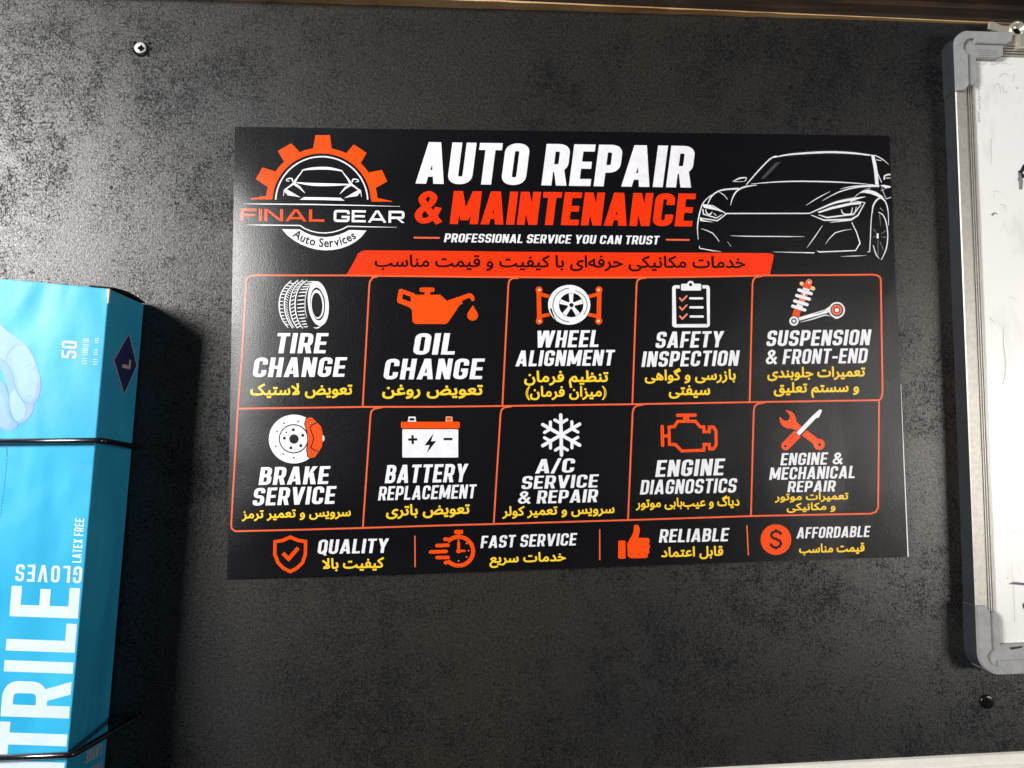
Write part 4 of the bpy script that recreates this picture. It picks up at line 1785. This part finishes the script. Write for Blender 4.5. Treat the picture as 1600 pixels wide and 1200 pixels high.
# aluminium frame profiles (cross-section: u across, d off the wall)
prof = [(0.0, 0.0), (0.0, FDp - .0006), (0.0006, FDp), (FWm * .50, FDp), (FWm * .53, FDp - .0012)]
nr = 4
for i in range(nr):
    a = FWm * (.54 + .46 * i / nr)
    s_ = FWm * .46 / nr
    prof += [(a, FDp - .0048), (a + s_ * .08, FDp - .0010 - .0002 * i), (a + s_ * .52, FDp - .0010 - .0002 * i), (a + s_ * .60, FDp - .0048)]
prof += [(FWm, 0.0088), (FWm, 0.0)]


def extr(name, A0, A1, outdir, mats):
    """sweep the frame profile; A0/A1 = functions u -> point at either end"""
    bm = bmesh.new()
    r0 = [bm.verts.new(A0(u, d)) for u, d in prof]
    r1 = [bm.verts.new(A1(u, d)) for u, d in prof]
    n = len(prof)
    for i in range(n - 1):
        f = bm.faces.new((r0[i], r0[i + 1], r1[i + 1], r1[i]))
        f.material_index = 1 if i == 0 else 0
    bm.faces.new((r0[-1], r0[0], r1[0], r1[-1]))
    bm.faces.new(r0)
    bm.faces.new(r1[::-1])
    return from_bm(name, bm, mats, board)


CE = 0.024
extr('frame_rail', lambda u, d: bp(u, bz0 + CE, d), lambda u, d: bp(u, bz1 - CE, d), None, [ALU, SIDE_SHADE])
extr('frame_rail', lambda u, d: bp(CE, bz1 - u, d), lambda u, d: bp(BWID - u, bz1 - u, d), None, [ALU, SIDE_SHADE])
extr('frame_rail', lambda u, d: bp(CE, bz0 + u, d), lambda u, d: bp(BWID - u, bz0 + u, d), None, [ALU, SIDE_SHADE])
extr('frame_rail', lambda u, d: bp(BWID - u, bz0 + u, d), lambda u, d: bp(BWID - u, bz1 - u, d), None, [ALU, SIDE_SHADE])
# writing surface
bm = bmesh.new()
e = FWm - 0.0006
front = [bm.verts.new(bp(*p)) for p in ((e, bz0 + e, .0092), (BWID - e, bz0 + e, .0092), (BWID - e, bz1 - e, .0092), (e, bz1 - e, .0092))]
back = [bm.verts.new(bp(*p)) for p in ((e, bz0 + e, .001), (BWID - e, bz0 + e, .001), (BWID - e, bz1 - e, .001), (e, bz1 - e, .001))]
bm.faces.new(front)
bm.faces.new(back[::-1])
for i in range(4):
    bm.faces.new((front[i], back[i], back[(i + 1) % 4], front[(i + 1) % 4]))
from_bm('writing_surface', bm, BOARD, board)


def slab(name, pts, d0, d1, mat, parent, bevel=0.0006, side=None):
    """extrude a front outline (list of (u, z)) from depth d0 to d1 off the wall"""
    bm = bmesh.new()
    f_ = [bm.verts.new(bp(u, z_, d1)) for u, z_ in pts]
    b_ = [bm.verts.new(bp(u, z_, d0)) for u, z_ in pts]
    ft = bm.faces.new(f_)
    bm.faces.new(b_[::-1])
    n = len(pts)
    for i in range(n):
        q_ = bm.faces.new((f_[i], b_[i], b_[(i + 1) % n], f_[(i + 1) % n]))
        if side:
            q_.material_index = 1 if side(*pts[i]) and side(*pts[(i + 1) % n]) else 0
    bmesh.ops.recalc_face_normals(bm, faces=bm.faces)
    if bevel:
        bmesh.ops.bevel(bm, geom=[ed for ed in ft.edges], offset=bevel, segments=2, affect='EDGES')
    return from_bm(name, bm, mat if isinstance(mat, list) else [mat], parent)


def arcp(cx, cy, r, a0, a1, n=10):
    return [(cx + r * math.cos(math.radians(a0 + (a1 - a0) * i / n)), cy + r * math.sin(math.radians(a0 + (a1 - a0) * i / n))) for i in range(n + 1)]


def mm(pxs):
    return pxs * 0.000433


# corner caps (sizes in photo pixels turned to metres); 'fy' flips the bottom one
for top, name in ((1, 'corner_cap'), (0, 'corner_cap')):
    zz = bz1 if top else bz0
    sg = -1 if top else 1

    def cp(lst):
        return [(mm(a), zz + sg * mm(b)) for a, b in lst]
    R = 22 if top else 33
    LA, LB = (99, 100) if top else (120, 104)
    o_ = -1.6
    # lower body lies on the rails
    body = [(o_, LB - 2), (16, LB - 2), (22, LB - 12), (33, LB - 12), (37.5, LB - 22), (37.5, 42), (LA - 24, 42), (LA - 14, 36), (LA - 14, 22), (LA - 2, 16), (LA - 1, o_)]
    arc = [(o_ + R + R * math.cos(math.radians(a)), o_ + R + R * math.sin(math.radians(a))) for a in range(270, 179, -9)]
    body = body + arc
    capb = slab(name, cp(body), 0.0, FDp + 0.0007, [GREYP, SIDE_SHADE], board, 0.0005, side=lambda u, z_: u < mm(9))
    tag(capb, 'upper grey plastic corner cap' if top else 'lower grey plastic corner cap, scuffed')
    # raised outer rim
    rim = [(o_, LB), (12, LB - 1), (19, LB - 10), (19.5, 36), (16, 34), (12.5, 28), (13, 21), (18, 14), (26, 11), (32, 11), (33.5, 19), (LA - 12, 19), (LA - 2, 14), (LA, 6), (LA - 1, o_)]
    slab('cap_rim', cp(rim + arc), FDp + 0.0006, FDp + 0.0028, [GREYP, SIDE_SHADE], capb, 0.0004)
    if top:
        for k_ in range(5):
            y_ = 27 + k_ * 3.2
            slab('cap_groove', cp([(40, y_), (LA - 26, y_), (LA - 26, y_ + .9), (40, y_ + .9)]), FDp + 0.0006, FDp + 0.0011, GREYP, capb, 0)

# marker remains on the board
MARK = print_mat('marker_black', (0.008, 0.007, 0.008), 0.4, grain=0)
MARKG = print_mat('marker_grey', (0.20, 0.20, 0.20), 0.5, grain=0)
MARKF = print_mat('marker_faint', (0.52, 0.52, 0.50), 0.5, grain=0)
MARKP = print_mat('marker_purple', (0.13, 0.09, 0.12), 0.5, grain=0)
bn = np.array([0.0, -1.0, 0.0])


def board_surf(x, y, layer):
    return px(x, y, 0.0092 + 0.00012 * layer), bn


A = Art().frame(1530, 220, 7.5)
A.stroke([(640, 180, 40), (525, 300, 40), (490, 370, 40), (470, 470, 34)], 0, MARK)
A.stroke([(465, 350, 26), (500, 420, 44), (640, 360, 40)], 0, MARK)
A.stroke([(470, 380, 30), (490, 470, 48), (488, 570, 34)], 0, MARKG)
A.build('marker_stroke', board_surf, 2, board)
A = Art().frame(1530, 220, 7.5)
A.stroke([(150, 872, 30), (170, 850, 18), (190, 846, 12), (212, 862, 10)], 0, MARKG, smooth=3)
A.build('marker_stroke', board_surf, 2, board)
A = Art().frame(1540, 800, 5.217)
A.circ((335, 765), 34, MARK)
A.build('marker_stroke', board_surf, 2, board)
A = Art().frame(1540, 800, 5.217)
A.stroke([(190, 586, 4), (230, 580, 22), (313, 588, 22), (400, 595, 10)], 0, MARKP)
A.build('marker_stroke', board_surf, 2, board)
A = Art().frame(1530, 220, 7.5)
A.stroke([(140, 0, 6), (140, 150, 8), (148, 270, 3)], 0, MARKF)
A.stroke([(165, 590, 6), (200, 590, 5), (270, 605, 3)], 0, MARKF)
A.stroke([(305, 750, 8), (305, 830, 4)], 0, MARKF)
A.stroke([(175, 610, 3), (182, 680, 3)], 0, MARKF)
A.stroke([(240, 745, 8), (310, 760, 5)], 0, MARKF)
A.frame(1540, 800, 5.217)
A.stroke([(210, 420, 2), (228, 600, 3), (238, 900, 4)], 0, MARKF)
A.stroke([(195, 140, 3), (240, 165, 5), (310, 180, 2)], 0, MARKF)
A.circ((178, 538), 5, MARKG, 10)
A.stroke([(140, 1080, 12), (180, 1078, 10), (290, 1084, 6)], 0, MARKG)
A.frame(1420, 0, 5)
A.stroke([(705, 605, 4), (740, 575, 7), (785, 585, 3)], 0, MARKF, smooth=3)
A.stroke([(660, 690, 3), (700, 650, 6), (720, 740, 4)], 0, MARKF, smooth=3)
A.stroke([(730, 660, 3), (745, 720, 7), (770, 715, 4)], 0, MARKF, smooth=3)
A.stroke([(822, 575, 4), (815, 640, 3)], 0, MARKF)
A.circ((848, 687), 6, MARKG, 10)
A.stroke([(645, 1080, 6), (642, 1200, 3)], 0, MARKF)
for i in range(26):
    x_ = 545 + rnd.uniform(0, 250)
    A.stroke([(x_, 492 + rnd.uniform(0, 14), 4), (x_ + rnd.uniform(4, 16), 492 + rnd.uniform(0, 20), 5)], 0, MARKF)
for i in range(46):
    y_ = 650 + rnd.uniform(0, 310)
    A.stroke([(537 + rnd.uniform(0, 20), y_, 5), (537 + rnd.uniform(0, 20), y_ + rnd.uniform(4, 20), 6)], 0, MARKF)
A.frame(1440, 200, 3)
A.stroke([(385, 930, 2), (383, 1010, 4), (395, 1120, 4), (380, 1200, 3)], 0, MARKF, smooth=3)
A.stroke([(410, 790, 2), (440, 802, 3)], 0, MARKF)
A.stroke([(320, 890, 3), (350, 920, 2)], 0, MARKF)
tag(A.build('marker_smudge', board_surf, 1, board), kind='stuff')
A = Art().frame(1540, 800, 5.217)
A.poly([(195, 1103), (300, 1092), (306, 1098), (285, 1110), (205, 1123)], MARK)


def cap_surf(x, y, layer):
    return px(x, y, FDp + 0.0007 + 0.00012 * layer), bn


A.build('marker_smear', cap_surf, 1, board)

# ---------------------------------------------------------------- hanger bracket above the board
ZINC = simple('zinc_plate', (0.66, 0.64, 0.52), 0.32, 0.6, 0.5, 400, 0.1, 0.0002, 0.1)
STEELD = simple('dark_steel', (0.10, 0.10, 0.09), 0.35, 1.0, var=0.2)


def pxslab(pts, d0, d1, bevel=0.0003):
    bm = bmesh.new()
    f_ = [bm.verts.new(px(*p, d1)) for p in pts]
    cen = np.mean([px(*p, d1) for p in pts], 0)
    b_ = [bm.verts.new(Vector((v.co.x, -d0, v.co.z))) for v in f_]
    ft = bm.faces.new(f_)
    bm.faces.new(b_[::-1])
    n = len(pts)
    for i in range(n):
        bm.faces.new((f_[i], b_[i], b_[(i + 1) % n], f_[(i + 1) % n]))
    bmesh.ops.recalc_face_normals(bm, faces=bm.faces)
    if bevel:
        bmesh.ops.bevel(bm, geom=[ed for ed in ft.edges], offset=bevel, segments=2, affect='EDGES')
    return bm


def disc_px(cx, cy, r, n=28, a0=0):
    return [(cx + r * math.cos(2 * math.pi * i / n + a0), cy + r * math.sin(2 * math.pi * i / n + a0)) for i in range(n)]


hang = empty('hanger_bracket', (0, 0, 0), 'shiny zinc hanger bracket with a cup washer above the whiteboard corner', 'bracket')
from_bm('bracket_arm', pxslab([(1546.5, 33.5), (1551, 33.2), (1566, 39.5), (1578, 40), (1578, 56), (1567, 51.6), (1545.5, 44)], 0.008, 0.0098), ZINC, hang)
bm = bmesh.new()
c_c = px(1586.5, 48.5, 0.008)
prof2 = [(0.0, .0015), (0.0030, .0012), (0.0037, .0022), (0.0044, .0042), (0.0052, .0046), (0.0060, .0040), (0.0063, .0010)]
rings = []
for r_, h_ in prof2[1:]:
    rings.append([bm.verts.new(Vector((c_c[0] + r_ * math.cos(t), c_c[1] - h_ + .001, c_c[2] + r_ * math.sin(t)))) for t in (2 * math.pi * k_ / 36 for k_ in range(36))])
for i in range(len(rings) - 1):
    for k_ in range(36):
        bm.faces.new((rings[i][k_], rings[i][(k_ + 1) % 36], rings[i + 1][(k_ + 1) % 36], rings[i + 1][k_]))
bm.faces.new(rings[0])
bm.faces.new(rings[-1][::-1])
washer = from_bm('cup_washer', bm, ZINC, hang, True)
from_bm('bracket_screw', pxslab(disc_px(1588, 50, 7.0), 0.0085, 0.0105, .0008), STEELD, hang, True)
from_bm('screw_recess_shade', pxslab([(1586.5, 46), (1589, 46), (1589, 49), (1592, 49), (1592, 51.5), (1589, 51.5), (1589, 54.5), (1586.5, 54.5), (1586.5, 51.5), (1583.5, 51.5), (1583.5, 49), (1586.5, 49)], 0.0100, 0.01065, 0), INK, hang)  # raised black cross, painted in for the shade inside the recess
from_bm('bracket_tongue', pxslab([(1593, 53), (1612, 53), (1612, 74), (1593, 74)], 0.0008, 0.0158), ZINC, hang)

# ================================================================ SCREWS
SCREWS = simple('bright_screw_steel', (0.86, 0.86, 0.84), 0.30, 0.55, var=0.04)
SCREWB = simple('black_screw_steel', (0.004, 0.004, 0.0045), 0.22, 0.0, 0.5, var=0.1)
RECESS_SHADE = simple('painted_recess_shade', (0.002, 0.002, 0.0025), 0.7, spec=0.05)  # colour of the raised plates that paint in the recess shade


def screw(name, label, cx, cy, r, mat, sq):
    s = empty(name, (0, 0, 0), label, 'screw')
    c = px(cx, cy, 0)
    rm = r * 0.000425
    bm = bmesh.new()
    pr = [(rm * 1.0, -0.0002), (rm * 1.0, .0006), (rm * .93, .0011), (rm * .8, .00135), (rm * .5, .0014)]
    rings = [[bm.verts.new(Vector((c[0] + q_ * math.cos(t), -h_, c[2] + q_ * math.sin(t)))) for t in (2 * math.pi * k_ / 32 for k_ in range(32))] for q_, h_ in pr]
    for i in range(len(rings) - 1):
        for k_ in range(32):
            bm.faces.new((rings[i][k_], rings[i][(k_ + 1) % 32], rings[i + 1][(k_ + 1) % 32], rings[i + 1][k_]))
    bm.faces.new(rings[-1])
    bm.faces.new(rings[0][::-1])
    from_bm('screw_head', bm, mat, s, True)
    from_bm('drive_recess_shade', pxslab(sq, 0.0010, 0.00155, 0), RECESS_SHADE, s)
    return s


screw('wall_screw', 'bright silver square-drive screw alone on the upper left of the wall', 220.0, 75.5, 9.2, SCREWS,
      [(220.9, 69.6), (225.8, 75.9), (219.4, 80.8), (213.9, 75.0)])
screw('wall_screw', 'black countersunk screw in the wall below the whiteboard', 1541.5, 1096.5, 11.5, SCREWB,
      [(1540, 1090), (1543, 1090), (1543, 1095), (1549, 1095), (1549, 1098), (1543, 1098), (1543, 1103), (1540, 1103), (1540, 1098), (1534, 1098), (1534, 1095), (1540, 1095)])
# splintered laminate round the silver screw
CHIP = simple('chipped_laminate', (0.003, 0.003, 0.0035), 0.8, spec=0.08)
A = Art().frame(190, 50, 24)
rnd = random.Random(12)
A.ring((742, 650), 250, 240, 95, CHIP, -70, 200, 30)
for c_, rx_, ry_ in (((520, 420), 90, 80), ((1060, 420), 70, 55), ((1100, 640), 70, 70), ((450, 720), 70, 45), ((1000, 850), 40, 110), ((400, 250), 0, 0)):
    if rx_:
        n_ = 11
        A.poly([(c_[0] + rx_ * rnd.uniform(.6, 1.2) * math.cos(2 * math.pi * i / n_), c_[1] + ry_ * rnd.uniform(.6, 1.2) * math.sin(2 * math.pi * i / n_)) for i in range(n_)], CHIP)


def wall_surf(x, y, layer):
    return px(x, y, 0.00010 * layer), bn


chip = empty('chipped_patch', (0, 0, 0), 'black chipped laminate around the silver screw', 'chip')
ch = A.build('chip_mark', wall_surf, 1, chip)

# ================================================================ WOODEN BATTEN (top) and CREAM LEDGE (bottom right)
DARKW = wood_material('dark_stained_wood', (0.006, 0.005, 0.0045), (0.018, 0.011, 0.007), (0.055, 0.030, 0.014), 0.62)
BROWNW = wood_material('brown_varnished_wood', (0.030, 0.016, 0.007), (0.085, 0.045, 0.018), (0.16, 0.090, 0.040), 0.7)
RAWW = wood_material('raw_pine_edge', (0.34, 0.17, 0.065), (0.62, 0.38, 0.17), (0.72, 0.50, 0.28), 0.6)
zb = 0.2355
batten = empty('wooden_batten', (0, 0, 0), 'dark stained wooden batten with a raw pine lower edge along the top', 'batten')
X0, X1 = -1.0, 1.2


def sweep(name, pr, mat, parent, x0=X0, x1=X1, n=60, jit=0.0, taper=None, smooth=False):
    bm = bmesh.new()
    rows = []
    rn = random.Random(5)
    for i in range(n + 1):
        t = i / n
        x = x0 + (x1 - x0) * t
        dz = rn.uniform(-jit, jit)
        rows.append([bm.verts.new((x, -d, z_ + (dz if k_ in (0, 1) else 0))) for k_, (d, z_) in enumerate(taper(t, x) if taper else pr)])
    for i in range(n):
        m_ = len(rows[0])
        for k_ in range(m_):
            bm.faces.new((rows[i][k_], rows[i][(k_ + 1) % m_], rows[i + 1][(k_ + 1) % m_], rows[i + 1][k_]))
    bm.faces.new(rows[0][::-1])
    bm.faces.new(rows[-1])
    return from_bm(name, bm, mat, parent, smooth)


# raw edge gets thinner towards the right
def edge_prof(t, x):
    dep = max(0.0007, 0.0095 - 0.0190 * max(0, x + 0.10) * 1.0)
    lip = min(0.0012, 0.0004 + 0.10 * dep)
    return [(0.0, zb), (dep, zb + 0.0002), (dep + 0.0002, zb + lip), (0.0, zb + lip)]


sweep('raw_edge', None, RAWW, batten, n=160, jit=0.00022, taper=edge_prof)


def face_prof(t, x):
    dep = max(0.0008, 0.0096 - 0.0190 * max(0, x + 0.10) * 1.0)
    return [(0.0, zb + .0014), (dep - .0003, zb + .00135), (dep + .0004, zb + .003), (dep + .0002, zb + .006), (dep, zb + .010), (dep + .0006, zb + .0135), (dep + .004, zb + .016), (0.0, zb + .016)]


sweep('batten_face', None, DARKW, batten, n=60, taper=face_prof)
sweep('batten_top', [(0.0, zb + .0161), (0.011, zb + .0161), (0.0125, zb + .019), (0.0125, zb + .05), (0.0, zb + .05)], BROWNW, batten, n=4)

CREAMP = simple('cream_paint', (0.80, 0.77, 0.70), 0.5, bump_scale=120, bump_str=0.2, var=0.07)
ledge = empty('cream_ledge', (0, 0, 0), 'cream painted ledge along the bottom right edge of the wall', 'ledge')
lz = px(1600, 1173, 0.0)[2]
la, lb = px(1085, 1200.5, 0.0), px(1600, 1173.5, 0.0)
sl = (lb[2] - la[2]) / (lb[0] - la[0])


def ledge_prof(t, x):
    z_ = la[2] + sl * (x - la[0])
    return [(0.0, z_), (0.0022, z_ - .0006), (0.0036, z_ - .0026), (0.0040, z_ - .0060), (0.0052, z_ - .0066), (0.0056, z_ - .0115), (0.0050, z_ - .0122), (0.0062, z_ - .0128), (0.0062, z_ - .09), (0.0, z_ - .09)]


sweep('ledge_board', None, CREAMP, ledge, n=20, taper=ledge_prof, x0=-0.02)
